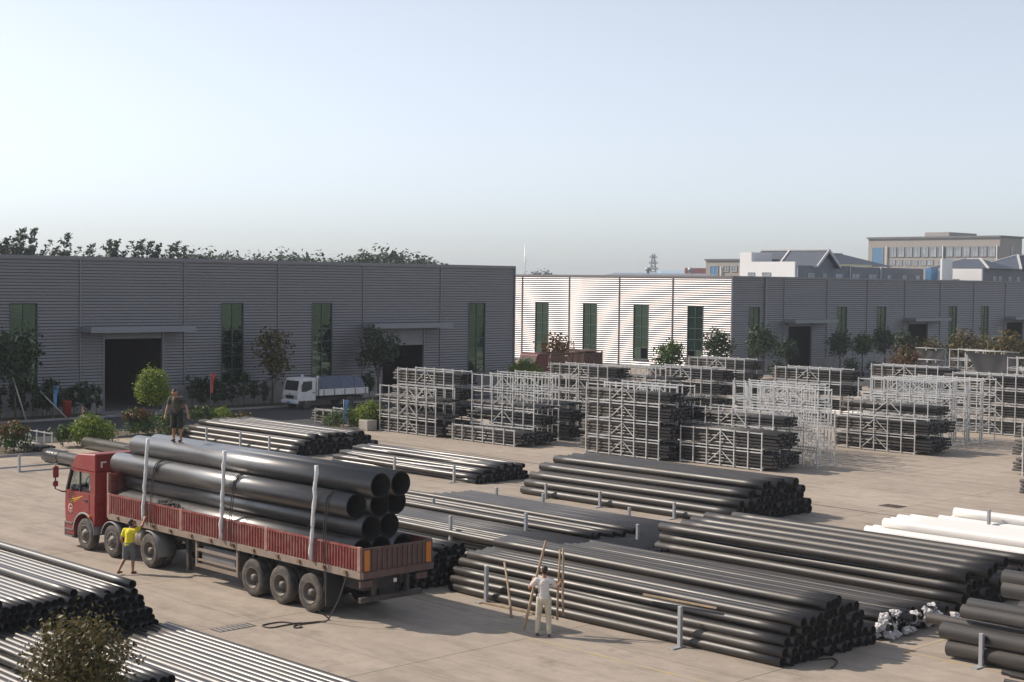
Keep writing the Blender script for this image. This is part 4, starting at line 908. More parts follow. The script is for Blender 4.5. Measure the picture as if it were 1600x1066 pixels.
for lab, a, b, yt, yb, Y, sl_, sd_ in (('large black sheet hung like a sail beside the brownish tree', 1506, 1592, 548, 583, 112, 1.5, 3.), ('curved black sheet hung under the second far door', 1430, 1477, 544, 562, 122, .3, 7.), ('crumpled black sheet over low racks', 1434, 1474, 562, 576, 112, .2, 11.)):
    p, q = PYp(a, yt, Y), PYp(b, yt, Y); tarp_heap(lab, p[0], q[0], Y, max(.05, PYp(a, yb, Y)[2]), p[2], sl_, sd_)
for k, (px, py, Y, fills) in enumerate(((1484, 548, 116, 'qqqe'), (1531, 540, 124, 'fqe'), (1575, 545, 106, 'qqee'), (1440, 556, 104, 'qe'))):
    c = PYp(px, py, Y); rack_stack(f'the far stack {("by the curved sheet", "behind the sail like sheet", "past the brownish tree", "before the crumpled sheet")[k]}', c[0], Y, fills, 50+k)
big2 = MB(); add_pipe(big2, (-2.2, 0, 0), (2.2, 0, 0), .3, 18, .07, 1.5); b2m = quick(big2, 'pipe', M['pipewhite'])
c = PYp(1340, 580, 86); o = inst('pipe', b2m, None, (c[0], 86, .302)); tag(o, 'short pale pipe lying behind the long dark stack', 'pipe')

# ================================================================== LOADED LORRY
def clear_glass(name):
    m, n, p, N, L = nodes_mat(name); t = N('BsdfTransparent'); t.inputs[0].default_value = (.75, .8, .8, 1); g = N('BsdfGlossy'); g.inputs['Roughness'].default_value = .03
    ms = N('MixShader'); ms.inputs[0].default_value = .16; L(t.outputs[0], ms.inputs[1]); L(g.outputs[0], ms.inputs[2]); L(ms.outputs[0], n.nodes['Material Output'].inputs['Surface']); return m
M['cglass'] = clear_glass('clear_glass')
M['seat'] = mat('seat_fabric', (.42, .43, .45), .9)
M['rededge'] = mat('faded_red_post', (.30, .12, .10), .65, var=.2, scale=5, dirt=(.36, .27, .22), dscale=4, damt=.7)
M['logo'] = mat('pale_decal', (.62, .38, .36), .6)
BX = np.array((-37.8, 24.92, 0.))
truck = thing('loaded_lorry', 'red articulated flatbed lorry loaded with large black pipes', 'lorry', tuple(BX))
def tb(name, mb, m, parent=None, bevel=0):
    mb.v = [(a-BX[0], b-BX[1], c-BX[2]) for a, b, c in mb.v]; return mb.build(name, M[m], parent or truck, bevel=bevel)
YN, YF = 23.78, 26.12
arc = [(-44.39+.67*math.cos(R(t)), .52+.67*math.sin(R(t))) for t in range(20, 165, 12)]
tb('cab_body', MB().prism([(-45.60, .42), (-45.66, 1.3), (-45.64, 1.86), (-43.72, 1.86), (-43.72, .95)]+arc+[(-45.06, .42)], 'y', YN, YF), 'red')
cab = tb('cab_roof', MB().prism([(-45.30, 2.58), (-45.26, 2.70), (-45.02, 3.02), (-44.85, 3.09), (-43.74, 3.16), (-43.72, 2.58)], 'y', YN+.03, YF-.03), 'red', bevel=.03)
tb('roof_seam', MB().box(-45.33, -43.70, YN+.015, YF-.015, 2.52, 2.578), 'red')
tb('rear_wall', MB().box(-43.84, -43.725, YN+.02, YF-.02, 1.862, 2.518), 'red')
for yy in (YN+.02, YF-.10):
    tb('side_pillar', MB().bar((-45.60, yy+.04, 1.86), (-45.30, yy+.04, 2.54), .08, .11, (0, 1, 0)), 'plastic')
    tb('side_pillar', MB().box(-44.02, -43.85, yy, yy+.08, 1.862, 2.518), 'red')
tb('windscreen', MB().add([(-45.60, YN+.12, 1.88), (-45.60, YF-.12, 1.88), (-45.31, YF-.12, 2.51), (-45.31, YN+.12, 2.51)], [(0, 1, 2, 3)]), 'cglass')
for yy in (YN+.05, YF-.05): tb('side_window', MB().add([(-45.50, yy, 1.88), (-44.03, yy, 1.88), (-44.03, yy, 2.51), (-45.24, yy, 2.51)], [(0, 1, 2, 3)]), 'cglass')
tb('seat', MB().box(-44.60, -44.15, YN+.25, YN+.95, 1.862, 2.47), 'seat', bevel=.05); tb('seat', MB().box(-44.60, -44.15, YF-.95, YF-.3, 1.862, 2.3), 'plastic', bevel=.05)
tb('dashboard', MB().box(-45.55, -45.15, YN+.12, YF-.12, 1.862, 2.02), 'plastic', bevel=.04)
tb('steering_wheel', MB().lathe([(-.02, .2), (.0, .225), (.02, .2), (0, .18), (-.02, .2)], 'x', (-45.0, YN+.6, 2.12), 18), 'plastic')
tb('window_frame', MB().bar((-44.70, YN+.03, 1.87), (-44.70, YN+.03, 2.52), .05, .05), 'plastic')
dr = tb('door', MB().prism([(-45.50, 1.12), (-45.52, 1.84), (-44.06, 1.84), (-44.06, 1.25), (-44.5, 1.24), (-44.95, 1.1)], 'y', YN-.014, YN-.002), 'red')
tb('handle', MB().box(-44.36, -44.16, YN-.045, YN-.016, 1.60, 1.65), 'plastic', dr)
for k, (x0, x1, z0) in enumerate(((-45.30, -44.42, 1.64), (-45.34, -44.60, 1.56), (-45.36, -44.75, 1.48))):
    tb('yellow_stripe', MB().prism([(x0, z0-.10), (x0+.08, z0-.06), (x1, z0+.13), (x1-.1, z0+.085)], 'y', YN-.02, YN-.0145), 'yellow', dr)
tb('emblem', MB().lathe([(-.003, .13), (0, .165), (.003, .13)], 'y', (-45.25, YN-.0175, 1.27), 20), 'logo', dr)
tb('emblem', MB().box(-45.34, -45.16, YN-.0205, YN-.0148, 1.25, 1.29).box(-45.30, -45.20, YN-.0205, YN-.0148, 1.17, 1.2), 'logo', dr)
tb('reflective_tape', MB().box(-43.722, -43.715, 24.0, 24.06, 2.72, 2.92).box(-43.722, -43.715, 24.06, 24.2, 2.87, 2.92).box(-43.722, -43.715, 24.5, 24.7, 2.88, 2.92).box(-43.722, -43.715, 24.95, 25.2, 2.88, 2.92), 'whitepaint')
tb('mudguard', MB().lathe([(-.03, .665), (-.03, .72), (.30, .72), (.30, .665)], 'y', (-44.39, YN, .52), 16, True, R(5), R(175)), 'greyplastic')
tb('indicator', MB().lathe([(-.04, .0), (-.04, .045), (0, .05)], 'y', (-43.98, YN-.032, 1.13), 10), 'orange')
st = tb('step', MB().box(-45.68, -45.08, YN+.05, YN+.5, .30, .95), 'plastic', bevel=.03)
for z in (.34, .56, .78): tb('tread', MB().box(-45.62, -45.12, YN-.04, YN+.05, z, z+.035), 'greyplastic', st)
tb('bumper', MB().box(-45.78, -45.62, YN+.02, YF-.02, .32, .85), 'plastic', bevel=.04)
mr_ = tb('mirror', MB().box(-45.80, -45.72, YN-.38, YN-.18, 2.24, 2.62).box(-45.80, -45.72, YN-.38, YN-.2, 1.95, 2.14), 'red', bevel=.03)
tb('arm', MB().tube([(-45.35, YN+.02, 2.66), (-45.6, YN-.2, 2.72), (-45.76, YN-.29, 2.70), (-45.78, YN-.29, 1.88), (-45.66, YN-.1, 1.78), (-45.62, YN+.03, 1.78)], .026, 6), 'plastic', mr_)
tb('sun_visor', MB().box(-45.1, -43.9, YF-.5, YF-.42, 3.16, 3.2), 'plastic')
tb('air_intake', MB().box(-43.68, -43.52, YF-.75, YF-.6, 1.2, 3.36), 'plastic', bevel=.02)
tb('mudguard', MB().lathe([(-.02, .60), (-.02, .63), (.3, .63), (.3, .60)], 'y', (-42.67, YN, .52), 16, True, R(15), R(165)), 'greyplastic')
tb('mudguard', MB().lathe([(-.02, .60), (-.02, .63), (.6, .63), (.6, .60)], 'y', (-40.43, YN, .52), 16, True, R(-10), R(100)), 'greyplastic')
tb('chassis', MB().box(-45.3, -30.4, 24.4, 24.52, .88, 1.2).box(-45.3, -30.4, 25.36, 25.48, .88, 1.2), 'chassis')
xa_ = MB()
for x in (-44.39, -42.67, -40.43, -34.94, -33.6, -32.27): xa_.tube([(x, YN+.3, .52), (x, YF-.3, .52)], .09, 8)
tb('axle', xa_, 'chassis')
cm = MB()
for i in range(14): cm.box(-42.6+i*.93, -42.5+i*.93, YN+.05, YF-.05, 1.2, 1.3)
tb('cross_member', cm, 'chassis')
tb('deck', MB().box(-42.80, -30.10, YN+.06, YF-.06, 1.30, 1.478), 'chassis')
tank = tb('fuel_tank', MB().lathe([(-.5, 0), (-.5, .28), (-.47, .31), (.47, .31), (.5, .28), (.5, 0)], 'x', (-41.58, YN+.42, .80), 20), 'tank')
tb('strap', MB().lathe([(-.03, .318), (.03, .318)], 'x', (-41.85, YN+.42, .80), 20).lathe([(-.03, .318), (.03, .318)], 'x', (-41.3, YN+.42, .80), 20), 'dust', tank)
tbx = tb('tool_rack', MB().box(-37.85, -37.77, YN+.04, YN+.10, .42, 1.2).box(-35.75, -35.67, YN+.04, YN+.10, .42, 1.2).box(-37.77, -35.75, YN+.045, YN+.09, .43, .53).box(-37.77, -35.75, YN+.045, YN+.09, .90, .98).box(-37.77, -35.75, YN+.05, YN+.08, .62, .68), 'dust')
tb('bundle', MB().box(-37.7, -35.85, YN+.12, YN+.6, .48, 1.05), 'greyplastic', tbx, bevel=.08)
for x in (-38.7, -35.3): tb('landing_leg', MB().box(x-.06, x+.06, YN+.3, YN+.42, .15, 1.2), 'chassis')
for yy in (YN, YF-.55): tb('mudflap', MB().box(-31.58, -31.54, yy+.02, yy+.57, .28, 1.18), 'plastic')
tb('spare_box', MB().box(-39.7, -38.9, 24.6, 25.5, .55, .87).box(-31.4, -30.6, YN+.5, YF-.5, .75, 1.18), 'chassis', bevel=.04)
bmp = tb('rear_bumper', MB().box(-30.28, -30.14, YN+.08, YF-.2, .56, .70), 'chassis', bevel=.015)
tb('bracket', MB().box(-30.35, -30.25, 24.35, 24.45, .70, 1.2).box(-30.35, -30.25, 25.45, 25.55, .70, 1.2), 'chassis', bmp)
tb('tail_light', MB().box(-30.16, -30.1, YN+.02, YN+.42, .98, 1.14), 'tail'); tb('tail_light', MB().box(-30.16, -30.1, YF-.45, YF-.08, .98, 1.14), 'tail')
tb('number_plate', MB().box(-30.12, -30.10, 24.9, 25.0, 1.0, 1.1), 'whitepaint')
POST = [-42.78, -40.62, -38.56, -36.36, -34.22, -32.10, -30.12]
for yy, s in ((YN, -1), (YF, 1)):
    tb('side_sill', MB().box(-42.84, -30.06, yy-.02 if s < 0 else yy-.06, yy+.06 if s < 0 else yy+.02, 1.20, 1.40), 'dust', bevel=.01)
    for x in POST: tb('board_post', MB().box(x-.075, x+.075, yy-.035 if s < 0 else yy-.05, yy+.05 if s < 0 else yy+.035, 1.402, 2.03), 'rededge', bevel=.01)
    for x0, x1 in zip(POST[:-1], POST[1:]):
        m = MB(); a, b = x0+.08, x1-.08; n = 15; pts = []
        for i in range(n):
            p = a+(b-a)*i/n; w_ = (b-a)/n
            for t, d in ((0, 0), (.15, .035), (.5, .035), (.65, 0)): pts.append((p+t*w_, d))
        pts.append((b, 0)); vs = []
        for x, d in pts:
            for z in (1.402, 1.97): vs.append((x, yy+s*(d-.012), z))
        m.add(vs, [(2*i, 2*i+2, 2*i+3, 2*i+1) for i in range(len(pts)-1)])
        bd = tb('side_board', m, 'redboard')
        tb('top_rail', MB().box(a, b, yy-.03, yy+.03, 1.972, 2.02), 'redboard', bd)
        if s < 0:
            for t in (.25, .75): x = a+(b-a)*t; tb('lashing_hook', MB().box(x-.05, x+.05, yy-.07, yy-.022, 1.27, 1.36), 'rust', bd)
for yy in (YN+.0, YF-.1): tb('headboard_post', MB().box(-42.93, -42.85, yy, yy+.1, 1.25, 2.66), 'rededge')
hb = tb('headboard', MB().box(-42.92, -42.87, YN+.1, YF-.1, 1.3, 2.62), 'redboard')
for i in range(12): tb('rib', MB().box(-42.868, -42.84, YN+.2+i*.17, YN+.26+i*.17, 1.4, 2.55), 'redboard', hb)
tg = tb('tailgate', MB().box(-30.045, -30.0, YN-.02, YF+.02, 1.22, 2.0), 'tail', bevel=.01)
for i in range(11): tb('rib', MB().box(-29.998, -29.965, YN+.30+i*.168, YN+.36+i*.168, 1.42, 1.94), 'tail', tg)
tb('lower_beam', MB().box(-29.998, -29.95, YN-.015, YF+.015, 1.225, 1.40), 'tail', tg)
for yy in (YN+.05, YF-.23): tb('reflector_panel', MB().box(-29.996, -29.975, yy, yy+.17, 1.42, 1.95), 'orange', tg)
# wheels
typ = [(-.14, .29), (-.15, .36), (-.15, .44), (-.13, .49), (-.10, .518), (-.05, .524), (-.045, .508), (-.035, .508), (-.03, .524), (.03, .524), (.035, .508), (.045, .508), (.05, .524), (.10, .518), (.13, .49), (.15, .44), (.15, .36), (.14, .29)]
tyre_me = MB().lathe(typ, 'y', (0, 0, 0), 36).mesh('wheel', M['tyre'])
rs = MB().lathe([(-.135, .292), (-.15, .30), (-.14, .27), (-.09, .25), (-.09, .19), (-.13, .17), (-.14, .12), (-.2, .1), (-.205, 0)], 'y', (0, 0, 0), 24)
for k in range(10): a = k*math.pi/5; rs.lathe([(-.15, 0), (-.15, .022), (-.08, .022)], 'y', (.21*math.cos(a), 0, .21*math.sin(a)), 6)
rim_s = rs.mesh('rim', M['rim'])
rr_ = MB().lathe([(-.135, .292), (-.15, .30), (-.13, .275), (.04, .235), (.05, .16), (-.0, .15), (-.01, .105), (-.11, .095), (-.115, 0)], 'y', (0, 0, 0), 24)
for k in range(10): a = k*math.pi/5; rr_.lathe([(.0, 0), (.0, .022), (.06, .022)], 'y', (.19*math.cos(a), 0, .19*math.sin(a)), 6)
rim_r = rr_.mesh('rim', M['rim'])
for i, x in enumerate((-44.39, -42.67, -40.43, -34.94, -33.60, -32.27)):
    dual = i >= 2
    for side in (-1, 1):
        for k in ((0, 1) if dual else (0,)):
            yy = (YN+.16+k*.33) if side < 0 else (YF-.16-k*.33)
            wo = inst('wheel', tyre_me, truck, (x-BX[0], yy-BX[1], .524), (0, random.uniform(0, 6), math.pi if side > 0 else 0))
            if k == 0: inst('rim', rim_r if dual else rim_s, wo)
# load
lp = MB(); add_pipe(lp, (-6.05, 0, 0), (6.05, 0, 0), .328, 36, .055, 2.5); lpm = quick(lp, 'pipe', M['pipebig'])
rows = ((1.808, (24.22, 24.885, 25.55), 'bottom'), (2.378, (24.553, 25.218), 'second'), (2.95, (24.22, 24.885, 25.55), 'third'), (3.52, (24.553, 25.218), 'top'))
for z, ys, nm in rows:
    for q_, y in enumerate(ys):
        sd_ = (('sunlit outer', 'middle', 'shaded outer') if len(ys) == 3 else ('sunlit', 'shaded'))[q_]
        o = inst('pipe', lpm, None, (-36.68+random.uniform(-.1, .1)+(.35 if nm == 'top' else -.15 if nm == 'third' else 0), y, z+.004), (random.uniform(0, 6), 0, 0)); tag(o, f'{sd_} large glossy black pipe in the {nm} layer of the lorry load', 'pipe', f'large pipes on the lorry, {nm} layer')
for k, (xb, xt) in enumerate(((-40.62, -40.42), (-36.36, -36.25), (-32.10, -31.92))):
    yb = 23.70; o = thing('wrapped_stake', 'white film wrapped stake holding the pipe load at the lorry side', 'stake', (xb, yb, 1.45), 0, 'wrapped stakes along the lorry'); m = MB()
    n = 12; m.tube([((xt-xb)*t/n+.012*math.sin(t*2.3+k), .05*t/n+.01*math.cos(t*1.7), 2.5*t/n) for t in range(n+1)], [.055+.012*math.sin(t*3.1+k*2) for t in range(n+1)], 9); m.build('stake', M['wrapw'], o)
    MB().tube([(0.0, -.07, .9), (.02, .0, .93), (0.0, .07, .9), (-.05, 0, .9), (0, -.07, .88)], .014, 5).build('tie', M['rope'], o)
def rope(name, label, pts, r=.016, n=6, cat='rope', group=None):
    P = [np.array(p, float) for p in pts]; out_ = []
    for i in range(len(P)-1):
        p0 = P[max(i-1, 0)]; p1 = P[i]; p2 = P[i+1]; p3 = P[min(i+2, len(P)-1)]
        for k in range(5): t = k/5; out_.append(.5*((2*p1)+(-p0+p2)*t+(2*p0-5*p1+4*p2-p3)*t*t+(-p0+3*p1-3*p2+p3)*t**3))
    out_.append(P[-1]); o = MB().tube(out_, r, n).build(name, M['rope']); return tag(o, label, cat, group)
for x in (-40.28, -36.0, -31.65):
    for e in (0, .09):
        rope('lashing_rope', 'dark rope lashed over the third pipe layer of the load', [(x+e, 24.75, 3.27), (x+e, 24.40, 3.26), (x+e, 24.1, 3.28), (x+e, 23.91, 3.12), (x+e, 23.86, 2.9), (x+e+.05, 23.76, 2.4), (x+e+.1, 23.70, 2.04), (x+e+.15, 23.69, 1.3)], .014, 6, 'rope', 'ropes over the load')
for i in range(3):
    pts = [(-39.9+1.1*t/13+.12*math.sin(t*2.1+i), 23.8+.06*math.sin(t*1.7+i*2)+.04, 2.07+.05*math.cos(t*2.7+i)+.02*i) for t in range(14)]
    rope('rope_tangle', 'tangled dark rope heaped on the lorry side board', pts, .022, 5, 'rope', 'tangled rope on the side board')
g1 = [G(*p, .018) for p in ((514, 968), (490, 972), (462, 974), (440, 972), (418, 975), (410, 978), (422, 981), (445, 977), (470, 973))]
rope('hanging_rope', 'dark rope hanging from the lorry and looped on the floor', [(-31.45, 23.68, 1.3), (-31.35, 23.6, .8), (-31.4, 23.45, .3)]+g1, .018)
g2 = [G(*p, .018) for p in ((508, 972), (484, 974), (462, 977), (460, 981), (471, 980), (466, 976))]
rope('hanging_rope', 'dark rope hanging beside the mudflap and trailing on the floor', [(-30.5, 23.68, 1.3), (-30.55, 23.5, .75), (-30.75, 23.4, .3)]+g2, .018)

# ================================================================== PEOPLE
def blob(name, prims, m, parent, voxel=.012, smooth=3):
    bm = bmesh.new()
    for (p0, r0, p1, r1) in prims:
        p0, p1 = Vector(p0), Vector(p1); L_ = (p1-p0).length; n = max(1, int(L_/max(.004, min(r0, r1)*.45)))
        for k in range(n+1):
            t = k/n; bmesh.ops.create_icosphere(bm, subdivisions=2, radius=r0+(r1-r0)*t, matrix=Matrix.Translation(p0.lerp(p1, t)))
    me = bpy.data.meshes.new(name); bm.to_mesh(me); bm.free(); o = bpy.data.objects.new(name, me); COL.objects.link(o)
    md = o.modifiers.new('r', 'REMESH'); md.mode = 'VOXEL'; md.voxel_size = voxel; md.use_smooth_shade = True
    ms = o.modifiers.new('s', 'SMOOTH'); ms.iterations = smooth; ms.factor = .5
    dg = bpy.context.evaluated_depsgraph_get(); me2 = bpy.data.meshes.new_from_object(o.evaluated_get(dg)); COL.objects.unlink(o); bpy.data.objects.remove(o)
    me2.name = name; me2.materials.clear(); me2.materials.append(m)
    for p in me2.polygons: p.use_smooth = True
    q = bpy.data.objects.new(name, me2); link(q, parent); return q
def V3(*a): return np.array(a, float)
def hand(wrist, elbow, curl=1.0, side=1, up=(0, 0, 1)):
    w_, e = np.array(wrist), np.array(elbow); d = w_-e; d /= np.linalg.norm(d); u = np.array(up, float)
    s = np.cross(d, u); s /= np.linalg.norm(s)+1e-9; nrm = np.cross(s, d); P = []
    palm = w_+d*.07; P.append((w_, .027, palm, .032)); P.append((w_+s*.018, .02, palm+s*.022, .02)); P.append((w_-s*.018, .02, palm-s*.022, .02))
    for k, (o, l) in enumerate(((-.031, .060), (-.011, .072), (.011, .068), (.030, .052))):
        b = palm+s*o+d*.02; m1 = b+(d*(1-.35*curl)-nrm*.6*curl)*l*.55; t1 = m1+(d*(1-1.1*curl)-nrm*.8*curl)*l*.5
        P += [(b, .0105, m1, .0095), (m1, .0095, t1, .008)]
    b = w_+d*.025+s*.03*side; m1 = b+(s*side*.6+d*.6-nrm*.3*curl)*.04; P += [(b, .0125, m1, .011), (m1, .011, m1+(d*.8-nrm*.5*curl)*.03, .009)]
    return P
def person(label, loc, rz, J, top, bottom, shoe, sleeve=.55, legcover=1., tshirt_len=.0, headtilt=0., scale=1.):
    o = thing('person', label, 'person', loc, rz); o.scale = (scale,)*3
    hl, hr, kl, kr, al, ar = J['hl'], J['hr'], J['kl'], J['kr'], J['al'], J['ar']; pel, chest, neck, head = J['pel'], J['chest'], J['neck'], J['head']
    sl_, sr_, el, er, wl, wr = J['sl'], J['sr'], J['el'], J['er'], J['wl'], J['wr']
    fd = J.get('face', V3(0, 1, 0)); fd = fd/np.linalg.norm(fd); side = np.cross(fd, V3(0, 0, 1)); side /= np.linalg.norm(side); hu = np.cross(side, fd)
    P = [(pel, .125, (pel+chest)/2, .125), ((pel+chest)/2, .125, chest, .14), (sl_, .07, sr_, .07), (chest, .13, neck-V3(0, 0, .06), .075), (neck-V3(0, 0, .05), .058, head-hu*.06, .055),
         (head+hu*.025-fd*.012, .092, head+hu*.02+fd*.01, .088), (head-hu*.045+fd*.025, .066, head-hu*.085+fd*.045, .045), (head+fd*.10-hu*.01, .012, head+fd*.112-hu*.032, .017),
         (head+side*.088-hu*.01, .018, head+side*.09-hu*.035, .012), (head-side*.088-hu*.01, .018, head-side*.09-hu*.035, .012), (head+fd*.092-hu*.07-side*.02, .012, head+fd*.092-hu*.07+side*.02, .012)]
    for a, b, c, sd_ in ((sl_, el, wl, 1), (sr_, er, wr, -1)):
        P += [(a, .058, b, .042), (b, .043, (b*.6+c*.4), .040), ((b*.6+c*.4), .040, c, .027)]; P += hand(c, b, J.get('curl', .6), sd_)
    for h_, k_, a_ in ((hl, kl, al), (hr, kr, ar)):
        mid = k_*.65+a_*.35; f_ = J.get('toe', V3(0, 1, 0))
        P += [(h_, .088, k_, .058), (k_, .057, mid+V3(0, -.015, 0), .056), (mid+V3(0, -.015, 0), .056, a_, .036), (a_-V3(0, 0, .035), .034, a_+f_*.13-V3(0, 0, .055), .028)]
    blob('body', P, M['skin'], o, .0115)
    T = [(pel-V3(0, 0, .03-tshirt_len), .150, (pel+chest)/2, .148), ((pel+chest)/2, .148, chest, .160), (sl_-V3(0, 0, .01), .082, sr_-V3(0, 0, .01), .082), (chest, .15, neck-V3(0, 0, .09), .088)]
    for a, b in ((sl_, el), (sr_, er)): T.append((a, .078, a+(b-a)*sleeve, .066))
    t_ = blob('shirt', T, M[top], o, .014, 4)
    B = [(pel-V3(0, 0, .02), .148, pel-V3(0, 0, .06), .15)]
    for h_, k_, a_ in ((hl, kl, al), (hr, kr, ar)):
        if legcover > 1: B += [(h_, .108, k_, .078), (k_, .078, a_+V3(0, 0, .02), .066)]
        else: B += [(h_, .112, h_+(k_-h_)*.5, .105), (h_+(k_-h_)*.5, .105, h_+(k_-h_)*legcover, .10)]
    blob('trousers' if legcover > 1 else 'shorts', B, M[bottom], o, .014, 4)
    H = [(head+hu*.045-fd*.03, .083, head+hu*.052-fd*.01, .076), (head-fd*.035-hu*.0, .078, head-fd*.04-hu*.03, .064)]
    blob('hair', H, M['hair'], o, .012, 2)
    for s in (-1, 1):
        e_ = MB(); mm = bmesh.new(); bmesh.ops.create_icosphere(mm, subdivisions=1, radius=.011, matrix=Matrix.Translation(Vector(head+fd*.088+side*.032*s+hu*.008))); me = bpy.data.meshes.new('eye'); mm.to_mesh(me); mm.free(); me.materials.append(M['hair']); inst('eye', me, o)
    for a_ in (al, ar):
        f_ = J.get('toe', V3(0, 1, 0)); blob('shoe', [(a_-V3(0, 0, .05)-f_*.03, .042, a_+f_*.14-V3(0, 0, .062), .034)], M[shoe], o, .012, 2)
    return o
# man with poles, seen from behind
mp_ = G(849, 994)
J = dict(hl=V3(-.09, 0, .94), hr=V3(.09, 0, .94), kl=V3(-.13, .05, .51), kr=V3(.12, .01, .51), al=V3(-.15, .03, .095), ar=V3(.14, -.08, .095), pel=V3(0, 0, 1.0), chest=V3(-.01, .02, 1.31), neck=V3(0, .03, 1.49), head=V3(.01, .05, 1.63),
         sl=V3(-.185, .01, 1.40), sr=V3(.185, .01, 1.40), el=V3(-.36, .05, 1.20), er=V3(.33, .10, 1.17), wl=V3(-.27, .24, 1.36), wr=V3(.42, .25, 1.32), face=V3(0, 1, -.1), curl=1.)
person('man in pale shirt and khaki trousers, back turned, holding upright wooden poles', (mp_[0], mp_[1], 0), .80, J, 'shirtw', 'trousers', 'shoe', .6, 2)
dm = PROJ(mp_[0], mp_[1], 1.2)[2]
for k, (a, b, dd) in enumerate((((852.5, 845), (818, 984), .27), ((875, 859), (870, 969), .30), ((879.8, 857), (879.5, 962), .33))):
    t_, b_ = DEP(*a, dm+dd), DEP(*b, dm+dd-.05); o = thing('wooden_pole', ('thick dark wooden pole slanting in the left hand of the man', 'thin wooden pole crossing another in the right hand of the man', 'straighter thin pole crossing another in the right hand of the man')[k], 'pole', tuple(b_))
    L_ = t_-b_; MB().tube([L_*q+V3(.008*math.sin(q*9+k), .008*math.cos(q*7), 0) for q in (0, .25, .5, .75, 1)], [.038, .036, .034, .033, .03] if k == 0 else [.03, .028, .028, .026, .024], 8).build('shaft', M['wood'], o)
b_ = G(799, 965); t_ = PYp(788, 879, b_[1]+.75); o = thing('wooden_pole', 'pale bent wooden pole leaning on the front pipe pile', 'pole', tuple(b_)); L_ = t_-b_
MB().tube([L_*q+V3(.03*math.sin(q*3.1), 0, 0) for q in (0, .25, .5, .75, 1)], [.035, .034, .032, .03, .026], 8).build('shaft', M['wood'], o)
o = thing('wooden_pole', 'pale wooden lath lying on the floor along the front pile', 'pole', (-30.15, 28.05, .03)); MB().bar((0, 0, 0), (2.6, .15, 0), .06, .04).build('shaft', M['wood'], o)
o = thing('wooden_pole', 'pale wooden lath lying on the pipes above the stanchion', 'pole', (-24.9, 28.75, .98)); MB().bar((0, 0, 0), (2.3, .05, .02), .05, .04).build('shaft', M['wood'], o)
# man in yellow reaching to the lorry
c = G(203, 896)
J = dict(hl=V3(-.09, -.02, .85), hr=V3(.09, .0, .85), kl=V3(-.10, -.05, .47), kr=V3(.10, .08, .46), al=V3(-.12, -.34, .13), ar=V3(.11, .03, .085), pel=V3(0, .0, .90), chest=V3(.0, .05, 1.19), neck=V3(.0, .08, 1.36), head=V3(.0, .12, 1.49),
         sl=V3(-.17, .03, 1.28), sr=V3(.17, .07, 1.29), el=V3(-.25, -.05, 1.02), er=V3(.20, .36, 1.38), wl=V3(-.22, .05, .80), wr=V3(.12, .60, 1.56), face=V3(.1, 1, .1), curl=.5)
person('man in yellow shirt and grey shorts reaching up to the lorry side board', (c[0], c[1]-.03, 0), .42, J, 'shirty', 'shorts', 'shoe', .55, .95)
# man standing on the load
J = dict(hl=V3(-.09, 0, .88), hr=V3(.09, 0, .88), kl=V3(-.12, .05, .48), kr=V3(.11, .03, .48), al=V3(-.13, .02, .09), ar=V3(.13, -.04, .09), pel=V3(0, 0, .93), chest=V3(0, .05, 1.23), neck=V3(.0, .11, 1.38), head=V3(-.0, .19, 1.48),
         sl=V3(-.19, .05, 1.31), sr=V3(.19, .05, 1.31), el=V3(-.33, .05, 1.05), er=V3(.29, .06, 1.04), wl=V3(-.42, .14, .83), wr=V3(.31, .16, .80), face=V3(0, 1, -.75), curl=.4)
person('man in camouflage shirt and dark shorts looking down from the pipe load', (-40.08, 24.56, 3.848), -2.55, J, 'camo', 'shortsd', 'shoe', .55, 1.0)

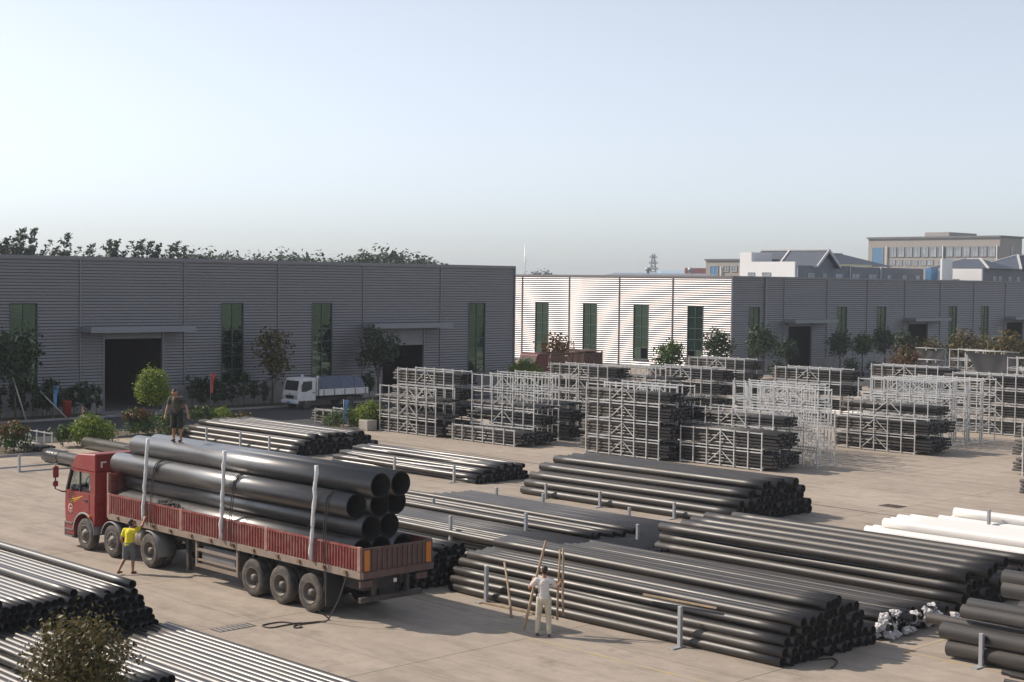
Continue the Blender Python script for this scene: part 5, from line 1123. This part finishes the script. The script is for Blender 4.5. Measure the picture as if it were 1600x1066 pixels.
# ================================================================== SMALL WHITE TRUCK AND OLD LORRY (both face -Y)
def small_truck(label, x, y, cabm, bodym, rz=0):
    """local frame: front at -y, right side +x; origin ground at front centre"""
    o = thing('light_truck', label, 'truck', (x, y, 0), rz)
    b = lambda n, mb, m, p=None, bv=0: mb.build(n, M[m], p or o, bevel=bv)
    c_ = b('cab', MB().prism([(0.0, .55), (.02, 1.05), (.28, 2.0), (.42, 2.1), (1.5, 2.12), (1.55, 2.05), (1.55, .55)], 'x', -.9, .9), cabm, None, .05)
    b('windscreen', MB().add([(-.78, .05, 1.14), (.78, .05, 1.14), (.72, .235, 1.93), (-.72, .235, 1.93)], [(0, 1, 2, 3)]), 'plastic', c_)
    for s in (-1, 1): b('side_window', MB().prism([(.32, 1.2), (.45, 1.9), (1.2, 1.9), (1.2, 1.35), (.7, 1.2)], 'x', s*.902, s*.912), 'plastic', c_)
    b('grille', MB().box(-.45, .45, -.03, -.002, .72, .95), 'plastic', c_); b('bumper', MB().box(-.9, .9, -.1, .1, .38, .6), cabm, None, .04)
    for s in (-1, 1): b('headlight', MB().box(s*.55, s*.85, -.03, .0, .72, .96), 'cglass' if False else 'galv', c_, .02)
    b('emblem', MB().lathe([(-.02, 0), (-.02, .07), (0, .08)], 'y', (0, -.0, 1.02), 12), 'galvd', c_)
    b('number_plate', MB().box(-.22, .22, -.115, -.102, .42, .54), 'flagb')
    b('handle', MB().box(.906, .93, 1.25, 1.42, 1.08, 1.14), 'plastic', c_)
    b('mirror', MB().box(.98, 1.1, .3, .4, 1.35, 1.75), 'plastic', c_, .02)
    b('chassis', MB().box(-.45, .45, .4, 5.9, .5, .72), 'chassis')
    b('load_bed', MB().box(-.98, .98, 1.75, 6.0, .86, .98), 'dust')
    for s in (-1, 1): b('side_board', MB().box(s*.98, s*1.02, 1.75, 6.0, .9, 1.32), bodym)
    b('tail_board', MB().box(-.98, .98, 6.0, 6.04, .9, 1.32), bodym)
    b('headboard', MB().box(-.95, .95, 1.66, 1.73, .9, 2.1).box(-.95, -.85, 1.6, 1.75, .9, 2.25).box(.85, .95, 1.6, 1.75, .9, 2.25), cabm)
    for k in range(5): b('board_stay', MB().box(1.021, 1.045, 2.1+k*.9, 2.17+k*.9, .88, 1.3), 'dust')
    for yy in (.78, 4.5):
        for s in (-1, 1):
            w_ = inst('wheel', tyre_me, o, (s*.78, yy, .38), (0, 0, math.pi/2*(1 if s > 0 else -1)), (.72, .72, .72)); inst('rim', rim_s if yy < 1 else rim_r, w_)
    return o
tx = -84.55; ty = G(452, 640)[1]-.1
o = small_truck('small white truck with blue grey sheeted load in front of the workshop', tx, 60.6, 'whitepaint', 'whitepaint')
lm = MB(); nx, ny = 8, 16
vs = []
for i in range(nx+1):
    for j in range(ny+1):
        u, v = i/nx, j/ny; ed = min(1, min(u, 1-u)*7)*min(1, min(v, 1-v)*9+.35); vs.append((-.93+1.86*u, 1.8+4.15*v, 1.0+1.12*ed+.05*mnoise.noise((u*5, v*9, 0))+.05*math.sin(v*20)))
lm.add(vs, [(i*(ny+1)+j, (i+1)*(ny+1)+j, (i+1)*(ny+1)+j+1, i*(ny+1)+j+1) for i in range(nx) for j in range(ny)], True)
ld = thing('sheeted_load', 'blue grey tarpaulin covering the load of the small white truck', 'tarpaulin', (tx, 60.6, 0)); lm.build('tarpaulin', M['tarpb'], ld)
for v in (2.4, 3.6, 4.8): MB().tube([(.99, v, 1.0), (.97, v, 1.9), (.6, v, 2.16), (-.6, v, 2.16), (-.97, v, 1.9)], .012, 5).build('lashing', M['rope'], ld)
# old slatted lorry behind the racks
rx = PYp(823, 560, 95)[0]
ol = thing('old_lorry', 'old dark red lorry with slatted wooden body behind the racks', 'lorry', (rx, 95, 0))
ob = lambda n, mb, m, p=None, bv=0: mb.build(n, M[m], p or ol, bevel=bv)
cb = ob('cab', MB().prism([(0, .6), (0, 1.55), (.25, 2.35), (.5, 2.5), (1.6, 2.5), (1.7, .6)], 'x', -1.15, 1.15), 'oldred', None, .08)
ob('windscreen', MB().add([(-1., .02, 1.62), (1., .02, 1.62), (.95, .235, 2.3), (-.95, .235, 2.3)], [(0, 1, 2, 3)]), 'plastic', cb)
ob('bonnet', MB().prism([(-1.2, .6), (-1.2, 1.3), (-.02, 1.5), (-.02, .6)], 'x', -1.0, 1.0), 'oldred', None, .1)
ob('chassis', MB().box(-.5, .5, .2, 9, .6, .85), 'chassis'); ob('bed', MB().box(-1.15, 1.15, 1.9, 9, 1.0, 1.12), 'woodd')
for s in (-1, 1):
    for k in range(22): ob('slat', MB().box(s*1.15, s*1.19, 1.95+k*.19, 2.03+k*.19, 1.12, 2.35), 'woodd')
    ob('top_rail', MB().box(s*1.12, s*1.22, 1.9, 6.2, 2.352, 2.45), 'woodd')
cr_ = ob('crate', MB().box(-1.05, 1.1, 6.36, 8.84, 1.125, 2.40), 'chassis')
for k in range(9): ob('plank', MB().box(1.102, 1.14, 6.34+k*.28, 6.57+k*.28, 1.125+random.uniform(0, .06), 2.45+random.uniform(-.08, .05)), 'woodd', cr_); ob('plank', MB().box(-1.02+k*.24, -.84+k*.24, 6.31, 6.355, 1.125, 2.42+random.uniform(-.06, .06)), 'woodd', cr_)
ob('lid', MB().box(-1.12, 1.2, 6.28, 8.92, 2.505, 2.62), 'woodd', cr_)
for yy in (.3, 3.2, 7.4):
    for s in (-1, 1): w_ = inst('wheel', tyre_me, ol, (s*.95, yy, .52), (0, 0, math.pi/2)); inst('rim', rim_r, w_)

# ================================================================== SMALL THINGS
c = G(571, 673); o = MB().box(-.42, .42, -.36, .36, 0, .62).build('concrete_block', M['cube'], None, (c[0]-.1, c[1]+.25, .001), bevel=.03); tag(o, 'pale concrete block standing beside the first steel racks', 'block')
def pennant(label, px, py, X, m, h=2.1, w_=.55):
    y = PXp(px, py, X)[1]; o = thing('pennant', label, 'flag', (X, y, 0)); MB().tube([(0, 0, 0), (0, 0, h)], .02, 6).build('pole', M['galvd'], o)
    mb = MB(); vs = []; n = 8
    for i in range(n+1):
        for j in (0, 1): vs.append((.05*math.sin(i*.9+j), .04+(w_*(.35+.65*(1-i/n)))*j*.55, h-.05-i/n*1.3))
    mb.add(vs, [(2*i, 2*i+1, 2*i+3, 2*i+2) for i in range(n)], True).build('cloth', M[m], o); 
pennant('blue pennant drooping among the slender workshop shrubs', 84, 630, -86.9, 'flagb'); pennant('blue pennant on a stick beside the speckled shrub', 537, 660, -71.4, 'flagb', 1.75); pennant('red pennant drooping before the slender workshop shrubs', 329, 620, -86.7, 'flagr', 2.5)
y = PXp(106, 655, -86.6)[1]; o = thing('litter_bin', 'red cylindrical litter bin at the road kerb', 'bin', (-86.7, y, .05)); MB().lathe([(0, 0), (0, .24), (1.0, .27), (1.02, .29), (1.06, .29), (1.06, .22), (.9, .2)], 'z', (0, 0, 0), 16).build('drum', M['binred'], o)
for k, (px, py) in enumerate(((365, 981),)):
    c = G(px, py); o = thing('drain_grate', 'iron drain grating set in the concrete beside the lorry', 'grate', (c[0], c[1], .003)); MB().box(-.22, .22, -.55, .55, 0, .004).build('frame', M['iron'], o)
    for i in range(7): MB().box(-.2, .2, -.52+i*.15, -.42+i*.15, .0045, .009).build('bar', M['conc2'], o)
c = G(1395, 791); o = thing('manhole_cover', 'dark rusty manhole cover in the open concrete', 'manhole cover', (c[0], c[1], .003)); MB().box(-.45, .45, -.35, .35, 0, .008).build('plate', M['iron'], o); MB().box(-.03, .03, -.2, .2, .0085, .02).build('handle', M['rust'], o)
c = G(1299, 1035); pts = [G(*p, .02) for p in ((1268, 1032), (1285, 1030), (1300, 1029), (1308, 1034), (1302, 1042), (1298, 1043))]; rope('cut_hose', 'short black hose end curled on the floor by the front pile', pts, .02, 6, 'hose')
o = thing('floor_frame', 'low steel cradle frame on the floor beside the wrapped pipe', 'frame', tuple(G(30, 738))); b_ = G(30, 738)
a1 = G(175, 727)-b_; a0 = G(0, 727)-b_
MB().bar((0, 0, .03), (a1[0], a1[1], .03), .08, .06).build('beam', M['galvd'], o); MB().box(-.05, .05, -.05, .05, 0, .75).build('post', M['galvd'], o)
MB().bar((-1.6, -1.9, .03), (a1[0]-2, a1[1]-.6, .03), .08, .06).build('beam', M['galvd'], o)
# lumber of black pipes behind the speckled shrub
c = G(508, 664); rack_stack('the dark rack behind the speckled shrub', c[0]-1.5, c[1]+.4, 'f', 60)
print('individual pile pipes', NP[0], 'objects', len(bpy.data.objects))

# ================================================================== HAZE
bpy.context.view_layer.update()
HZ = MB().box(-2410, 2410, -2410, 2410, -1.2, max(32., max((o.matrix_world @ Vector(c)).z for o in bpy.data.objects if o.type == 'MESH' for c in o.bound_box)+2)).build('haze', None); HZ['kind'] = 'stuff'; HZ['label'] = 'thin pale summer haze'
hm = bpy.data.materials.new('haze'); hm.use_nodes = True; hn = hm.node_tree; hn.nodes.clear(); ho = hn.nodes.new('ShaderNodeOutputMaterial'); hv = hn.nodes.new('ShaderNodeVolumePrincipled')
hv.inputs['Color'].default_value = (.86, .92, 1, 1); hv.inputs['Density'].default_value = .00028; hv.inputs['Anisotropy'].default_value = .0; hn.links.new(hv.outputs[0], ho.inputs['Volume']); HZ.data.materials.append(hm)
